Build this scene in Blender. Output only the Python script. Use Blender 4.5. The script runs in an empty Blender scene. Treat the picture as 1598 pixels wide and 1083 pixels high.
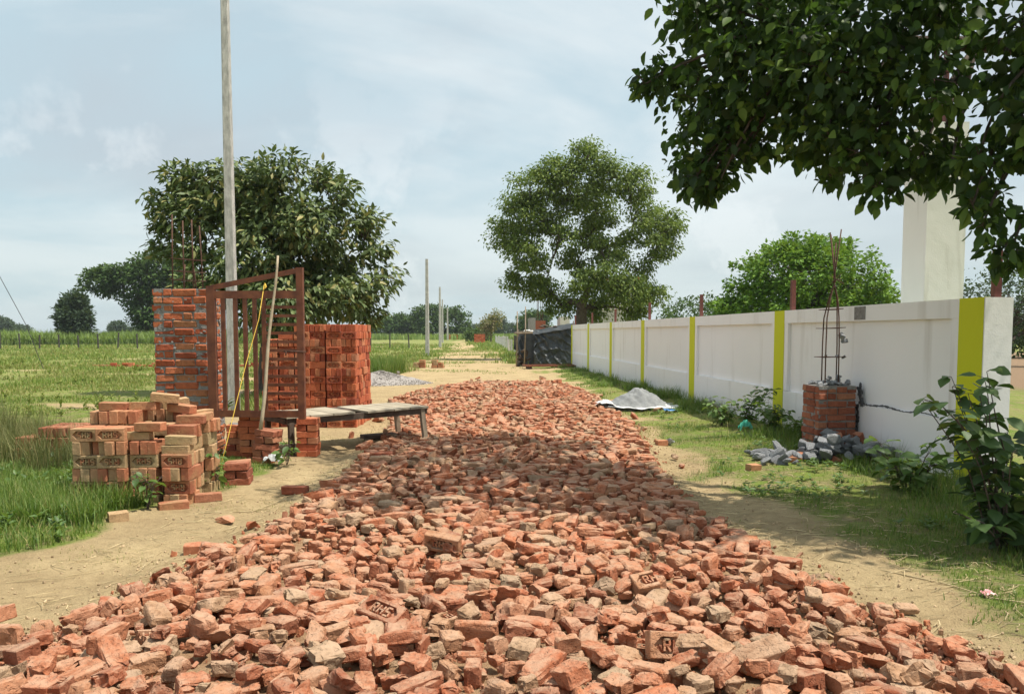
import bpy, bmesh, math, random
import numpy as np
from mathutils import Vector, Matrix, Euler, Quaternion

random.seed(7)
RNG = np.random.default_rng(11)
R = math.radians
scene = bpy.context.scene
COL = scene.collection

# ------------------------------------------------------------------ camera
cam_d = bpy.data.cameras.new('camera')
cam = bpy.data.objects.new('camera', cam_d)
COL.objects.link(cam)
cam.location = (0, 0, 1.45)
cam.rotation_euler = (R(90 - 3.62), 0, 0)
cam_d.sensor_width = 36
cam_d.lens = 27.03
cam_d.shift_y = 0.0335
cam_d.clip_start = 0.05
cam_d.clip_end = 9000
scene.camera = cam

# ------------------------------------------------------------------ sky, sun, exposure
SUN_EL = R(66)
TO_SUN = Vector((math.cos(SUN_EL) * 0.970, -math.cos(SUN_EL) * 0.243, math.sin(SUN_EL)))
world = bpy.data.worlds.new('World')
scene.world = world
world.use_nodes = True
wt = world.node_tree
for n in list(wt.nodes):
    wt.nodes.remove(n)


SK = (5.0, 3.5, 9.6, 5.3, 6.3, 6.6)


def build_sky():
    N, L = wt.nodes, wt.links
    out = N.new('ShaderNodeOutputWorld')
    sky = N.new('ShaderNodeTexSky')
    sky.sky_type = 'NISHITA'
    sky.sun_disc = False
    sky.sun_elevation = SUN_EL
    sky.sun_rotation = math.atan2(TO_SUN.x, TO_SUN.y)
    sky.air_density = 1.3
    sky.dust_density = 2.2
    bg = N.new('ShaderNodeBackground')
    bg.inputs['Strength'].default_value = 0.10
    L.new(sky.outputs[0], bg.inputs['Color'])
    tc = N.new('ShaderNodeTexCoord')
    sep = N.new('ShaderNodeSeparateXYZ')
    L.new(tc.outputs['Generated'], sep.inputs[0])

    def math_(op, a, b=None, c=None):
        m = N.new('ShaderNodeMath')
        m.operation = op
        for i, v in enumerate((a, b, c)):
            if v is None:
                continue
            if isinstance(v, (int, float)):
                m.inputs[i].default_value = v
            else:
                L.new(v, m.inputs[i])
        return m.outputs[0]
    zz = math_('ADD', math_('MAXIMUM', sep.outputs['Z'], 0.0), 0.16)
    cx = math_('DIVIDE', sep.outputs['X'], zz)
    cy = math_('DIVIDE', sep.outputs['Y'], zz)
    comb = N.new('ShaderNodeCombineXYZ')
    L.new(cx, comb.inputs[0])
    L.new(cy, comb.inputs[1])

    def noise(scale, detail, rough, offs, vec=comb.outputs[0], dist=0.0):
        mp = N.new('ShaderNodeMapping')
        mp.inputs['Location'].default_value = offs
        L.new(vec, mp.inputs['Vector'])
        n = N.new('ShaderNodeTexNoise')
        n.inputs['Scale'].default_value = scale
        n.inputs['Detail'].default_value = detail
        n.inputs['Roughness'].default_value = rough
        n.inputs['Distortion'].default_value = dist
        L.new(mp.outputs[0], n.inputs['Vector'])
        return n.outputs['Fac']

    def ramp(fac, stops):
        r = N.new('ShaderNodeValToRGB')
        e = r.color_ramp.elements
        while len(e) < len(stops):
            e.new(0.5)
        for i, (p, c) in enumerate(stops):
            e[i].position = p
            e[i].color = c if len(c) == 4 else (*c, 1)
        L.new(fac, r.inputs[0])
        return r.outputs[0]

    def mixc(fac, a, b):
        m = N.new('ShaderNodeMix')
        m.data_type = 'RGBA'
        if isinstance(fac, (int, float)):
            m.inputs[0].default_value = fac
        else:
            L.new(fac, m.inputs[0])
        for i, v in ((6, a), (7, b)):
            if isinstance(v, tuple):
                m.inputs[i].default_value = (*v, 1)
            else:
                L.new(v, m.inputs[i])
        return m.outputs[2]
    # broken sheets of cloud with thicker grey bodies, and small cumulus low down
    n1 = noise(0.62, 9, 0.56, (SK[0], SK[1], 0), dist=0.5)
    n2 = noise(0.42, 7, 0.55, (SK[2], SK[3], 0), dist=0.4)
    n3 = noise(5.2, 8, 0.6, (SK[4], SK[5], 0.4), vec=tc.outputs['Generated'])
    sheet = ramp(n1, [(0.38, (0, 0, 0)), (0.50, (0.75, 0.75, 0.75)), (0.64, (1, 1, 1))])
    grey = ramp(n2, [(0.46, (0, 0, 0)), (0.62, (1, 1, 1))])
    puff = ramp(n3, [(0.54, (0, 0, 0)), (0.60, (1, 1, 1))])
    veil = mixc(sheet, (0.40, 0.51, 0.56), (0.60, 0.65, 0.66))
    veil = mixc(math_('MULTIPLY', grey, 0.85), veil, (0.40, 0.45, 0.485))
    low = ramp(sep.outputs['Z'], [(0.02, (1, 1, 1)), (0.34, (0, 0, 0))])
    pf = math_('MULTIPLY', math_('MULTIPLY', puff, low), 0.8)
    veil = mixc(pf, veil, (0.72, 0.745, 0.745))
    hz = ramp(sep.outputs['Z'], [(0.0, (1, 1, 1)), (0.20, (0, 0, 0))])
    veil = mixc(math_('MULTIPLY', hz, 0.6), veil, (0.45, 0.545, 0.565))
    bg2 = N.new('ShaderNodeBackground')
    bg2.inputs['Strength'].default_value = 1.10
    L.new(veil, bg2.inputs['Color'])
    ms = N.new('ShaderNodeMixShader')
    ms.inputs[0].default_value = 0.86
    L.new(bg.outputs[0], ms.inputs[1])
    L.new(bg2.outputs[0], ms.inputs[2])
    L.new(ms.outputs[0], out.inputs['Surface'])


build_sky()
sun_d = bpy.data.lights.new('sun', 'SUN')
sun_d.energy = 5.0
sun_d.angle = R(0.6)
sun_d.color = (1.0, 0.93, 0.82)
sun = bpy.data.objects.new('sun', sun_d)
COL.objects.link(sun)
sun.location = TO_SUN * 60
sun.rotation_euler = TO_SUN.to_track_quat('Z', 'Y').to_euler()
vs = scene.view_settings
vs.view_transform = 'Standard'
vs.look = 'None'
vs.gamma = 1
vs.exposure = 0.40
vs.use_curve_mapping = False
cy_ = scene.cycles
cy_.use_denoising = True
cy_.max_bounces = 6
cy_.diffuse_bounces = 3
cy_.glossy_bounces = 2
cy_.transmission_bounces = 3
cy_.transparent_max_bounces = 4
cy_.volume_bounces = 0


# ------------------------------------------------------------------ object helpers
def tag(o, label=None, cat=None, group=None, kind=None):
    for k, v in (('label', label), ('category', cat), ('group', group), ('kind', kind)):
        if v:
            o[k] = v
    return o


def empty(name, loc=(0, 0, 0), rz=0.0, label=None, cat=None, group=None):
    o = bpy.data.objects.new(name, None)
    o.empty_display_size = 0.1
    o.location = loc
    o.rotation_euler = (0, 0, rz)
    COL.objects.link(o)
    return tag(o, label, cat, group)


def place(name, me, parent=None, loc=(0, 0, 0), rot=(0, 0, 0), scale=None):
    o = bpy.data.objects.new(name, me)
    o.location = loc
    o.rotation_euler = rot
    if scale is not None:
        o.scale = scale if hasattr(scale, '__len__') else (scale,) * 3
    if parent is not None:
        o.parent = parent
    COL.objects.link(o)
    return o


def fast_mesh(name, V, F, mats, smooth=False, midx=None):
    V = np.asarray(V, dtype=np.float32).reshape(-1, 3)
    F = np.asarray(F, dtype=np.int32)
    me = bpy.data.meshes.new(name)
    k = F.shape[1]
    me.vertices.add(len(V))
    me.vertices.foreach_set('co', V.ravel())
    me.loops.add(F.size)
    me.loops.foreach_set('vertex_index', F.ravel())
    me.polygons.add(len(F))
    me.polygons.foreach_set('loop_start', np.arange(0, F.size, k, dtype=np.int32))
    me.polygons.foreach_set('loop_total', np.full(len(F), k, dtype=np.int32))
    me.polygons.foreach_set('use_smooth', np.full(len(F), smooth, dtype=bool))
    for m in (mats if isinstance(mats, (list, tuple)) else [mats]):
        me.materials.append(m)
    if midx is not None:
        me.polygons.foreach_set('material_index', np.asarray(midx, dtype=np.int32))
    me.update(calc_edges=True)
    me.validate()
    return me


class MB:
    """collects boxes, tubes and sheets for one mesh"""

    def __init__(self):
        self.v, self.f, self.m = [], [], []

    def add(self, vs_, fs_, mi=0):
        o = len(self.v)
        self.v += [tuple(p) for p in vs_]
        self.f += [tuple(i + o for i in f) for f in fs_]
        self.m += [mi] * len(fs_)

    def box(self, lo, hi, mi=0, M=None):
        x0, y0, z0 = lo
        x1, y1, z1 = hi
        P = [(x0, y0, z0), (x1, y0, z0), (x1, y1, z0), (x0, y1, z0), (x0, y0, z1), (x1, y0, z1), (x1, y1, z1), (x0, y1, z1)]
        if M is not None:
            P = [M @ Vector(p) for p in P]
        self.add(P, [(0, 3, 2, 1), (4, 5, 6, 7), (0, 1, 5, 4), (1, 2, 6, 5), (2, 3, 7, 6), (3, 0, 4, 7)], mi)
        return self

    def bar(self, a, b, w, h, mi=0, up=(0, 0, 1)):
        a, b = Vector(a), Vector(b)
        d = (b - a).normalized()
        u = Vector(up)
        if abs(d.dot(u)) > 0.95:
            u = Vector((0, 1, 0))
        s = d.cross(u).normalized()
        t = s.cross(d).normalized()
        P = []
        for c in (a, b):
            for (p, q) in ((-1, -1), (1, -1), (1, 1), (-1, 1)):
                P.append(c + s * (p * w / 2) + t * (q * h / 2))
        self.add(P, [(0, 3, 2, 1), (4, 5, 6, 7), (0, 1, 5, 4), (1, 2, 6, 5), (2, 3, 7, 6), (3, 0, 4, 7)], mi)
        return self

    def tube(self, pts, rad, n=7, mi=0, caps=True):
        pts = [Vector(p) for p in pts]
        if not hasattr(rad, '__len__'):
            rad = [rad] * len(pts)
        P = []
        ref = Vector((0.31, 0.92, 0.23))
        for i, p in enumerate(pts):
            d = (pts[min(i + 1, len(pts) - 1)] - pts[max(i - 1, 0)]).normalized()
            s = d.cross(ref)
            if s.length < 1e-3:
                s = d.cross(Vector((1, 0, 0)))
            s.normalize()
            t = d.cross(s)
            for k in range(n):
                a = 2 * math.pi * k / n
                P.append(p + (s * math.cos(a) + t * math.sin(a)) * rad[i])
        fs = []
        for i in range(len(pts) - 1):
            for k in range(n):
                k2 = (k + 1) % n
                fs.append((i * n + k, i * n + k2, (i + 1) * n + k2, (i + 1) * n + k))
        if caps:
            fs.append(tuple(range(n))[::-1])
            fs.append(tuple((len(pts) - 1) * n + k for k in range(n)))
        self.add(P, fs, mi)
        return self

    def mesh(self, name, mats, smooth=False):
        me = bpy.data.meshes.new(name)
        me.from_pydata(self.v, [], self.f)
        for m in (mats if isinstance(mats, (list, tuple)) else [mats]):
            me.materials.append(m)
        me.polygons.foreach_set('material_index', self.m)
        if smooth:
            me.polygons.foreach_set('use_smooth', [True] * len(self.f))
        me.update()
        return me

    def build(self, name, mats, parent=None, smooth=False, loc=(0, 0, 0), rot=(0, 0, 0)):
        return place(name, self.mesh(name, mats, smooth), parent, loc, rot)


# ------------------------------------------------------------------ noise on numpy arrays
_perm = np.random.default_rng(5).random((256, 256)).astype(np.float32)


def vnoise(x, y, s=1.0, seed=0):
    x = np.asarray(x, dtype=np.float64) * s + seed * 17.3
    y = np.asarray(y, dtype=np.float64) * s + seed * 9.7
    xi, yi = np.floor(x).astype(int), np.floor(y).astype(int)
    fx, fy = x - xi, y - yi
    fx, fy = fx * fx * (3 - 2 * fx), fy * fy * (3 - 2 * fy)
    g = lambda a, b: _perm[a % 256, b % 256]
    return (g(xi, yi) * (1 - fx) + g(xi + 1, yi) * fx) * (1 - fy) + (g(xi, yi + 1) * (1 - fx) + g(xi + 1, yi + 1) * fx) * fy


def fbm(x, y, s=1.0, seed=0, o=4):
    t, a, n = 0, 0.5, 0
    for k in range(o):
        t = t + a * vnoise(x, y, s * 2 ** k, seed + k)
        n += a
        a *= 0.5
    return t / n


def sstep(a, b, x):
    t = np.clip((np.asarray(x) - a) / (b - a), 0, 1)
    return t * t * (3 - 2 * t)


# ------------------------------------------------------------------ materials
class NT:
    def __init__(self, name):
        self.m = bpy.data.materials.new(name)
        self.m.use_nodes = True
        self.t = self.m.node_tree
        for n in list(self.t.nodes):
            self.t.nodes.remove(n)
        self.N, self.L = self.t.nodes, self.t.links
        self.out = self.N.new('ShaderNodeOutputMaterial')

    def new(self, kind, **kw):
        n = self.N.new('ShaderNode' + kind)
        for k, v in kw.items():
            setattr(n, k, v)
        return n

    def set(self, n, key, v):
        if hasattr(v, 'is_output') or isinstance(v, bpy.types.NodeSocket):
            self.L.new(v, n.inputs[key])
        else:
            if isinstance(v, tuple) and len(v) == 3 and n.inputs[key].type == 'RGBA':
                v = (*v, 1)
            n.inputs[key].default_value = v

    def noise(self, scale, detail=4, rough=0.55, vec=None, dist=0.0):
        n = self.new('TexNoise')
        self.set(n, 'Scale', scale)
        self.set(n, 'Detail', detail)
        self.set(n, 'Roughness', rough)
        self.set(n, 'Distortion', dist)
        if vec is not None:
            self.L.new(vec, n.inputs['Vector'])
        return n.outputs['Fac']

    def ramp(self, fac, stops, interp='LINEAR'):
        r = self.new('ValToRGB')
        r.color_ramp.interpolation = interp
        e = r.color_ramp.elements
        while len(e) < len(stops):
            e.new(0.5)
        for i, (p, c) in enumerate(stops):
            e[i].position = p
            if not hasattr(c, '__len__'):
                c = (c, c, c)
            e[i].color = (*c, 1)
        self.L.new(fac, r.inputs[0])
        return r.outputs[0]

    def mix(self, fac, a, b, blend='MIX'):
        m = self.new('Mix', data_type='RGBA', blend_type=blend)
        for i, v in ((0, fac), (6, a), (7, b)):
            self.set(m, i, v)
        return m.outputs[2]

    def math(self, op, a, b=0.0):
        m = self.new('Math', operation=op)
        self.set(m, 0, a)
        self.set(m, 1, b)
        return m.outputs[0]

    def bump(self, h, strength=0.4, dist=0.01, normal=None):
        b = self.new('Bump')
        self.set(b, 'Strength', strength)
        self.set(b, 'Distance', dist)
        self.L.new(h, b.inputs['Height'])
        if normal is not None:
            self.L.new(normal, b.inputs['Normal'])
        return b.outputs[0]

    def coord(self, which='Object'):
        return self.new('TexCoord').outputs[which]

    def rand(self):
        oi = self.new('ObjectInfo').outputs['Random']
        gi = self.new('NewGeometry').outputs['Random Per Island']
        return self.math('FRACT', self.math('ADD', self.math('MULTIPLY', oi, 7.13), self.math('MULTIPLY', gi, 13.7)))

    def principled(self, color, rough=0.9, normal=None, metal=0.0, spec=0.3):
        p = self.new('BsdfPrincipled')
        self.set(p, 'Base Color', color)
        self.set(p, 'Roughness', rough)
        self.set(p, 'Metallic', metal)
        self.set(p, 'Specular IOR Level', spec)
        if normal is not None:
            self.L.new(normal, p.inputs['Normal'])
        self.L.new(p.outputs[0], self.out.inputs['Surface'])
        return p


def brick_mat(name, stops, dust=0.5, dust_col=(0.46, 0.34, 0.22), bump=0.5, moss=0.0):
    t = NT(name)
    oc = t.coord('Object')
    r = t.rand()
    col = t.ramp(r, stops)
    n1 = t.noise(14, 5, 0.6, oc)
    col = t.mix(0.75, col, t.ramp(n1, [(0.25, (0.55, 0.5, 0.48)), (0.5, (1, 1, 1)), (0.78, (1.28, 1.2, 1.15))]), 'MULTIPLY')
    n2 = t.noise(60, 4, 0.65, oc)
    col = t.mix(0.35, col, t.ramp(n2, [(0.3, (0.6, 0.55, 0.5)), (0.6, (1.1, 1.1, 1.1))]), 'MULTIPLY')
    # settled dust on upward faces and in patches
    nz = t.new('SeparateXYZ')
    t.L.new(t.new('NewGeometry').outputs['Normal'], nz.inputs[0])
    up = t.ramp(nz.outputs['Z'], [(0.15, 0.25), (0.85, 1.0)])
    dn = t.ramp(t.noise(9, 6, 0.65, oc), [(0.36, 0.0), (0.62, 1.0)])
    fac = t.math('MULTIPLY', t.math('MULTIPLY', up, dn), dust)
    col = t.mix(fac, col, dust_col)
    if moss:
        mf = t.math('MULTIPLY', t.ramp(t.noise(3.2, 4, 0.6, oc), [(0.5, 0.0), (0.66, 1.0)]), moss)
        col = t.mix(mf, col, (0.22, 0.21, 0.09))
    h = t.math('ADD', t.math('ADD', t.noise(30, 7, 0.72, oc), t.math('MULTIPLY', t.noise(150, 3, 0.6, oc), 0.4)), t.math('MULTIPLY', t.ramp(t.noise(48, 3, 0.5, oc, 0.4), [(0.30, 0.0), (0.44, 1.0)]), 0.55))
    t.principled(col, 0.92, t.bump(h, bump, 0.012), spec=0.2)
    return t.m


M = {}
M['bat'] = brick_mat('bat_brick', [(0.0, (0.23, 0.070, 0.034)), (0.18, (0.37, 0.115, 0.054)), (0.40, (0.44, 0.155, 0.074)),
                                   (0.58, (0.43, 0.18, 0.092)), (0.74, (0.40, 0.22, 0.12)), (0.86, (0.36, 0.26, 0.165)), (0.93, (0.47, 0.145, 0.065)), (1.0, (0.30, 0.23, 0.15))], dust=0.76,
                     dust_col=(0.465, 0.315, 0.215), bump=0.95)
M['brick_pile'] = brick_mat('pile_brick', [(0.0, (0.30, 0.10, 0.055)), (0.25, (0.44, 0.165, 0.085)), (0.45, (0.47, 0.22, 0.115)), (0.7, (0.43, 0.27, 0.145)), (1.0, (0.37, 0.28, 0.15))],
                            dust=0.35, bump=0.5, moss=0.4)
M['brick_stack'] = brick_mat('stack_brick', [(0.0, (0.25, 0.055, 0.030)), (0.3, (0.42, 0.10, 0.045)), (0.65, (0.52, 0.15, 0.065)), (0.85, (0.50, 0.20, 0.10)), (1.0, (0.36, 0.15, 0.085))], dust=0.25, bump=0.4)
M['brick_pillar'] = brick_mat('pillar_brick', [(0.0, (0.27, 0.062, 0.030)), (0.4, (0.40, 0.100, 0.045)), (0.7, (0.46, 0.135, 0.06)), (1.0, (0.38, 0.17, 0.085))], dust=0.15, bump=0.6)
M['brick_dark'] = brick_mat('weathered_brick', [(0.0, (0.22, 0.06, 0.035)), (0.5, (0.32, 0.10, 0.055)), (1.0, (0.36, 0.16, 0.09))], dust=0.3, bump=0.6)


def simple_mat(name, c1, c2, scale=8, rough=0.85, bump=0.3, bscale=40, metal=0.0, spec=0.3, dist=0.005, det=5, island=0.0):
    t = NT(name)
    oc = t.coord('Object')
    col = t.mix(t.ramp(t.noise(scale, det, 0.6, oc), [(0.32, 0.0), (0.68, 1.0)]), c1, c2)
    if island:
        f = t.ramp(t.rand(), [(0, (1 - island,) * 3), (1, (1 + island,) * 3)])
        col = t.mix(1.0, col, f, 'MULTIPLY')
    n = t.bump(t.noise(bscale, 5, 0.6, oc), bump, dist)
    t.principled(col, rough, n, metal, spec)
    return t.m


M['mortar'] = simple_mat('mortar', (0.185, 0.175, 0.165), (0.33, 0.315, 0.295), 20, 0.95, 0.9, 50, dist=0.02)
M['concrete_rubble'] = simple_mat('rubble_concrete', (0.18, 0.19, 0.205), (0.37, 0.38, 0.39), 12, 0.95, 0.9, 45, dist=0.02, island=0.25)
M['crack'] = simple_mat('broken_mortar', (0.045, 0.047, 0.05), (0.13, 0.13, 0.135), 30, 0.95, 0.8, 60, dist=0.01)
M['rebar'] = simple_mat('rebar_steel', (0.055, 0.030, 0.022), (0.13, 0.062, 0.040), 30, 0.8, 0.5, 120)
M['rust_paint'] = simple_mat('red_oxide_paint', (0.105, 0.030, 0.016), (0.215, 0.072, 0.032), 9, 0.55, 0.25, 60, spec=0.4)
M['rust_post'] = simple_mat('maroon_post_paint', (0.10, 0.032, 0.028), (0.17, 0.06, 0.045), 9, 0.6, 0.25, 60)
M['old_wood'] = simple_mat('old_wood', (0.20, 0.155, 0.11), (0.34, 0.275, 0.20), 6, 0.9, 0.5, 50)
M['dark_wood'] = simple_mat('dark_wood', (0.06, 0.045, 0.035), (0.14, 0.10, 0.075), 6, 0.9, 0.5, 50)
M['bamboo'] = simple_mat('dry_bamboo', (0.34, 0.27, 0.18), (0.50, 0.42, 0.30), 10, 0.7, 0.2, 60)
M['rope'] = simple_mat('yellow_rope', (0.62, 0.40, 0.05), (0.72, 0.50, 0.09), 60, 0.8, 0.3, 200)
M['sand_grey'] = simple_mat('grey_sand', (0.17, 0.178, 0.18), (0.27, 0.28, 0.28), 9, 0.97, 0.6, 80, dist=0.012)
M['white_sheet'] = simple_mat('white_plastic_sheet', (0.46, 0.47, 0.47), (0.68, 0.68, 0.67), 7, 0.45, 0.4, 25, spec=0.5, dist=0.02)
M['blue_plastic'] = simple_mat('blue_plastic', (0.05, 0.16, 0.38), (0.10, 0.25, 0.50), 9, 0.4, 0.3, 30)
M['teal_plastic'] = simple_mat('teal_plastic', (0.06, 0.42, 0.30), (0.12, 0.52, 0.38), 9, 0.35, 0.4, 30)
M['pink_paper'] = simple_mat('pink_wrapper', (0.70, 0.25, 0.28), (0.75, 0.55, 0.50), 40, 0.5, 0.3, 30)
M['tarp'] = simple_mat('black_tarpaulin', (0.028, 0.034, 0.039), (0.058, 0.067, 0.074), 5, 0.40, 0.25, 30, spec=0.5)
M['gravel'] = simple_mat('grey_gravel', (0.23, 0.21, 0.20), (0.40, 0.37, 0.34), 40, 0.95, 0.6, 60, island=0.35)
M['bark'] = simple_mat('bark', (0.055, 0.042, 0.032), (0.13, 0.105, 0.085), 9, 0.95, 0.9, 30, dist=0.02)
M['wire'] = simple_mat('dark_wire', (0.03, 0.03, 0.03), (0.05, 0.05, 0.05), 9, 0.6, 0.1, 30)
M['fence_dark'] = simple_mat('dark_fence_post', (0.05, 0.045, 0.04), (0.09, 0.08, 0.07), 9, 0.8, 0.1, 30)
M['fence_white'] = simple_mat('whitewashed_post', (0.50, 0.49, 0.46), (0.62, 0.61, 0.58), 9, 0.8, 0.1, 30)
M['plaster_cream'] = simple_mat('cream_plaster', (0.52, 0.49, 0.43), (0.60, 0.57, 0.51), 2, 0.9, 0.1, 30)
M['orange_trim'] = simple_mat('orange_trim', (0.48, 0.15, 0.06), (0.55, 0.20, 0.09), 3, 0.8, 0.1, 30)
M['dark_glass'] = simple_mat('window_glass', (0.03, 0.04, 0.05), (0.05, 0.06, 0.07), 3, 0.15, 0.02, 30, spec=0.6)
M['straw'] = simple_mat('dry_straw', (0.42, 0.33, 0.18), (0.55, 0.45, 0.27), 9, 0.9, 0.1, 30, island=0.3)


def concrete_pole_mat():
    t = NT('precast_concrete')
    oc = t.coord('Object')
    mp = t.new('Mapping')
    t.L.new(oc, mp.inputs[0])
    mp.inputs['Scale'].default_value = (1, 1, 0.25)
    n = t.noise(22, 6, 0.65, mp.outputs[0])
    col = t.mix(t.ramp(n, [(0.35, 0.0), (0.62, 1.0)]), (0.32, 0.31, 0.29), (0.56, 0.545, 0.51))
    n2 = t.noise(5, 3, 0.5, oc)
    col = t.mix(0.4, col, t.ramp(n2, [(0.3, 0.7), (0.7, 1.1)]), 'MULTIPLY')
    t.principled(col, 0.9, t.bump(t.noise(45, 5, 0.7, oc), 0.8, 0.02))
    return t.m


M['pole'] = concrete_pole_mat()


def paint_mat(name, base, stain=(0.33, 0.28, 0.20), amount=0.35):
    t = NT(name)
    oc = t.coord('Object')
    mp = t.new('Mapping')
    t.L.new(oc, mp.inputs[0])
    mp.inputs['Scale'].default_value = (2.2, 2.2, 0.22)
    streak = t.ramp(t.noise(1.6, 5, 0.6, mp.outputs[0]), [(0.56, 0.0), (0.75, 1.0)])
    blot = t.ramp(t.noise(1.1, 5, 0.6, oc), [(0.45, 0.0), (0.8, 1.0)])
    f = t.math('MULTIPLY', streak, amount)
    col = t.mix(f, base, stain)
    col = t.mix(t.math('MULTIPLY', blot, amount * 0.4), col, tuple(c * 0.75 for c in base))
    # earth splashed on the foot of the wall
    sp = t.new('SeparateXYZ')
    t.L.new(oc, sp.inputs[0])
    splash = t.math('MULTIPLY', t.ramp(sp.outputs['Z'], [(0.02, 1.0), (0.35, 0.0)]), t.ramp(t.noise(7, 5, 0.65, oc), [(0.40, 0.0), (0.65, 1.0)]))
    col = t.mix(t.math('MULTIPLY', splash, 0.55), col, (0.30, 0.24, 0.16))
    h = t.math('ADD', t.noise(5, 4, 0.5, oc), t.math('MULTIPLY', t.noise(60, 4, 0.6, oc), 0.35))
    t.principled(col, 0.72, t.bump(h, 0.28, 0.016), spec=0.35)
    return t.m


M['wall_white'] = paint_mat('white_wall_paint', (0.86, 0.845, 0.835), amount=0.34)
M['wall_yellow'] = paint_mat('lime_yellow_paint', (0.59, 0.61, 0.010), stain=(0.40, 0.38, 0.06), amount=0.15)
M['column_white'] = paint_mat('column_limewash', (0.82, 0.815, 0.77), stain=(0.36, 0.33, 0.26), amount=0.65)


def leaf_mat(name, stops, trans=0.35, gloss=0.45, tcol=(0.30, 0.42, 0.05), spec=0.5):
    t = NT(name)
    col = t.ramp(t.rand(), stops)
    n = t.noise(2.2, 3, 0.5, t.coord('Object'))
    col = t.mix(0.5, col, t.ramp(n, [(0.3, (0.75, 0.78, 0.7)), (0.7, (1.2, 1.15, 1.0))]), 'MULTIPLY')
    p = t.principled(col, gloss, spec=spec)
    tr = t.new('BsdfTranslucent')
    t.set(tr, 'Color', t.mix(0.6, col, tcol))
    ms = t.new('MixShader')
    ms.inputs[0].default_value = trans
    t.L.new(p.outputs[0], ms.inputs[1])
    t.L.new(tr.outputs[0], ms.inputs[2])
    t.L.new(ms.outputs[0], t.out.inputs['Surface'])
    return t.m


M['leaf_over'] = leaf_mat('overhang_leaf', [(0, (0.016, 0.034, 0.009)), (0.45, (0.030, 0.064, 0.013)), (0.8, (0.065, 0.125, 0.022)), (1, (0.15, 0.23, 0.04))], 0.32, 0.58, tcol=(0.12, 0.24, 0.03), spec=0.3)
M['leaf_fig'] = leaf_mat('fig_leaf', [(0, (0.055, 0.085, 0.030)), (0.45, (0.10, 0.145, 0.048)), (0.8, (0.16, 0.21, 0.075)), (1, (0.28, 0.25, 0.09))], 0.16, 0.55, tcol=(0.16, 0.25, 0.05), spec=0.35)
M['leaf_mid'] = leaf_mat('airy_tree_leaf', [(0, (0.058, 0.102, 0.022)), (0.5, (0.115, 0.172, 0.036)), (1, (0.20, 0.25, 0.055))], 0.28, 0.6, spec=0.25)
M['leaf_bright'] = leaf_mat('bright_leaf', [(0, (0.05, 0.12, 0.014)), (0.5, (0.10, 0.21, 0.022)), (1, (0.17, 0.30, 0.035))], 0.24, 0.6, spec=0.25)
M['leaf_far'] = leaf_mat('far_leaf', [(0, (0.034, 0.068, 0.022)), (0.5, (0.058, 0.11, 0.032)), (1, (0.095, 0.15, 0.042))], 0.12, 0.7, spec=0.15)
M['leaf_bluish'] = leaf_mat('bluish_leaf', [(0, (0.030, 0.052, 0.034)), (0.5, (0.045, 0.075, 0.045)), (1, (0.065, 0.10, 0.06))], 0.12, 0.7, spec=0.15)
M['leaf_dry'] = leaf_mat('dry_leaf', [(0, (0.14, 0.15, 0.06)), (0.5, (0.20, 0.18, 0.09)), (1, (0.28, 0.20, 0.11))], 0.3, 0.6)
M['leaf_bush'] = leaf_mat('bush_leaf', [(0, (0.030, 0.065, 0.018)), (0.5, (0.055, 0.11, 0.026)), (0.9, (0.09, 0.15, 0.035)), (1, (0.13, 0.17, 0.04))], 0.24, 0.58, tcol=(0.16, 0.28, 0.04))
M['leaf_weed'] = leaf_mat('weed_leaf', [(0, (0.04, 0.09, 0.02)), (0.5, (0.075, 0.15, 0.03)), (1, (0.12, 0.20, 0.045))], 0.3, 0.5)
M['grass'] = leaf_mat('grass_blade', [(0, (0.085, 0.15, 0.024)), (0.45, (0.150, 0.24, 0.038)), (0.8, (0.245, 0.295, 0.065)), (1, (0.37, 0.34, 0.13))], 0.35, 0.6, tcol=(0.30, 0.40, 0.06))
M['grass_lush'] = leaf_mat('lush_grass_blade', [(0, (0.055, 0.105, 0.016)), (0.4, (0.105, 0.185, 0.026)), (0.75, (0.17, 0.24, 0.040)), (0.9, (0.22, 0.23, 0.06)), (1, (0.34, 0.29, 0.12))], 0.35, 0.6, tcol=(0.20, 0.36, 0.04))
M['grass_dry'] = leaf_mat('dry_grass_blade', [(0, (0.15, 0.19, 0.045)), (0.5, (0.24, 0.25, 0.075)), (1, (0.36, 0.32, 0.13))], 0.35, 0.7, tcol=(0.40, 0.36, 0.10))
M['weed_olive'] = leaf_mat('olive_weed_blade', [(0, (0.06, 0.085, 0.02)), (0.5, (0.12, 0.14, 0.04)), (0.85, (0.20, 0.19, 0.07)), (1, (0.28, 0.22, 0.10))], 0.3, 0.7, tcol=(0.25, 0.28, 0.07))
M['leaf_field'] = leaf_mat('field_weed_leaf', [(0, (0.07, 0.11, 0.02)), (0.5, (0.15, 0.19, 0.04)), (1, (0.26, 0.26, 0.08))], 0.25, 0.7, spec=0.2)
M['crop'] = leaf_mat('tall_crop_leaf', [(0, (0.12, 0.19, 0.05)), (0.5, (0.18, 0.27, 0.07)), (1, (0.26, 0.33, 0.11))], 0.35, 0.7)


# ------------------------------------------------------------------ ground
# outline of the brick strip: (y, left x, right x)
STRIP = [(1.5, -2.2, 2.2), (3.0, -2.22, 2.0), (3.55, -2.14, 1.92), (4.0, -2.04, 1.70), (4.75, -1.88, 1.55), (5.4, -1.66, 1.48), (6.5, -1.64, 1.32), (8.0, -1.56, 1.42),
         (10.0, -1.62, 1.60), (11.5, -1.72, 1.74), (13.3, -1.95, 1.78), (16.0, -2.45, 1.74), (19.0, -2.0, 1.62), (21.0, -1.6, 1.40), (22.0, -0.9, 0.9)]
_sy = [s[0] for s in STRIP]


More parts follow.
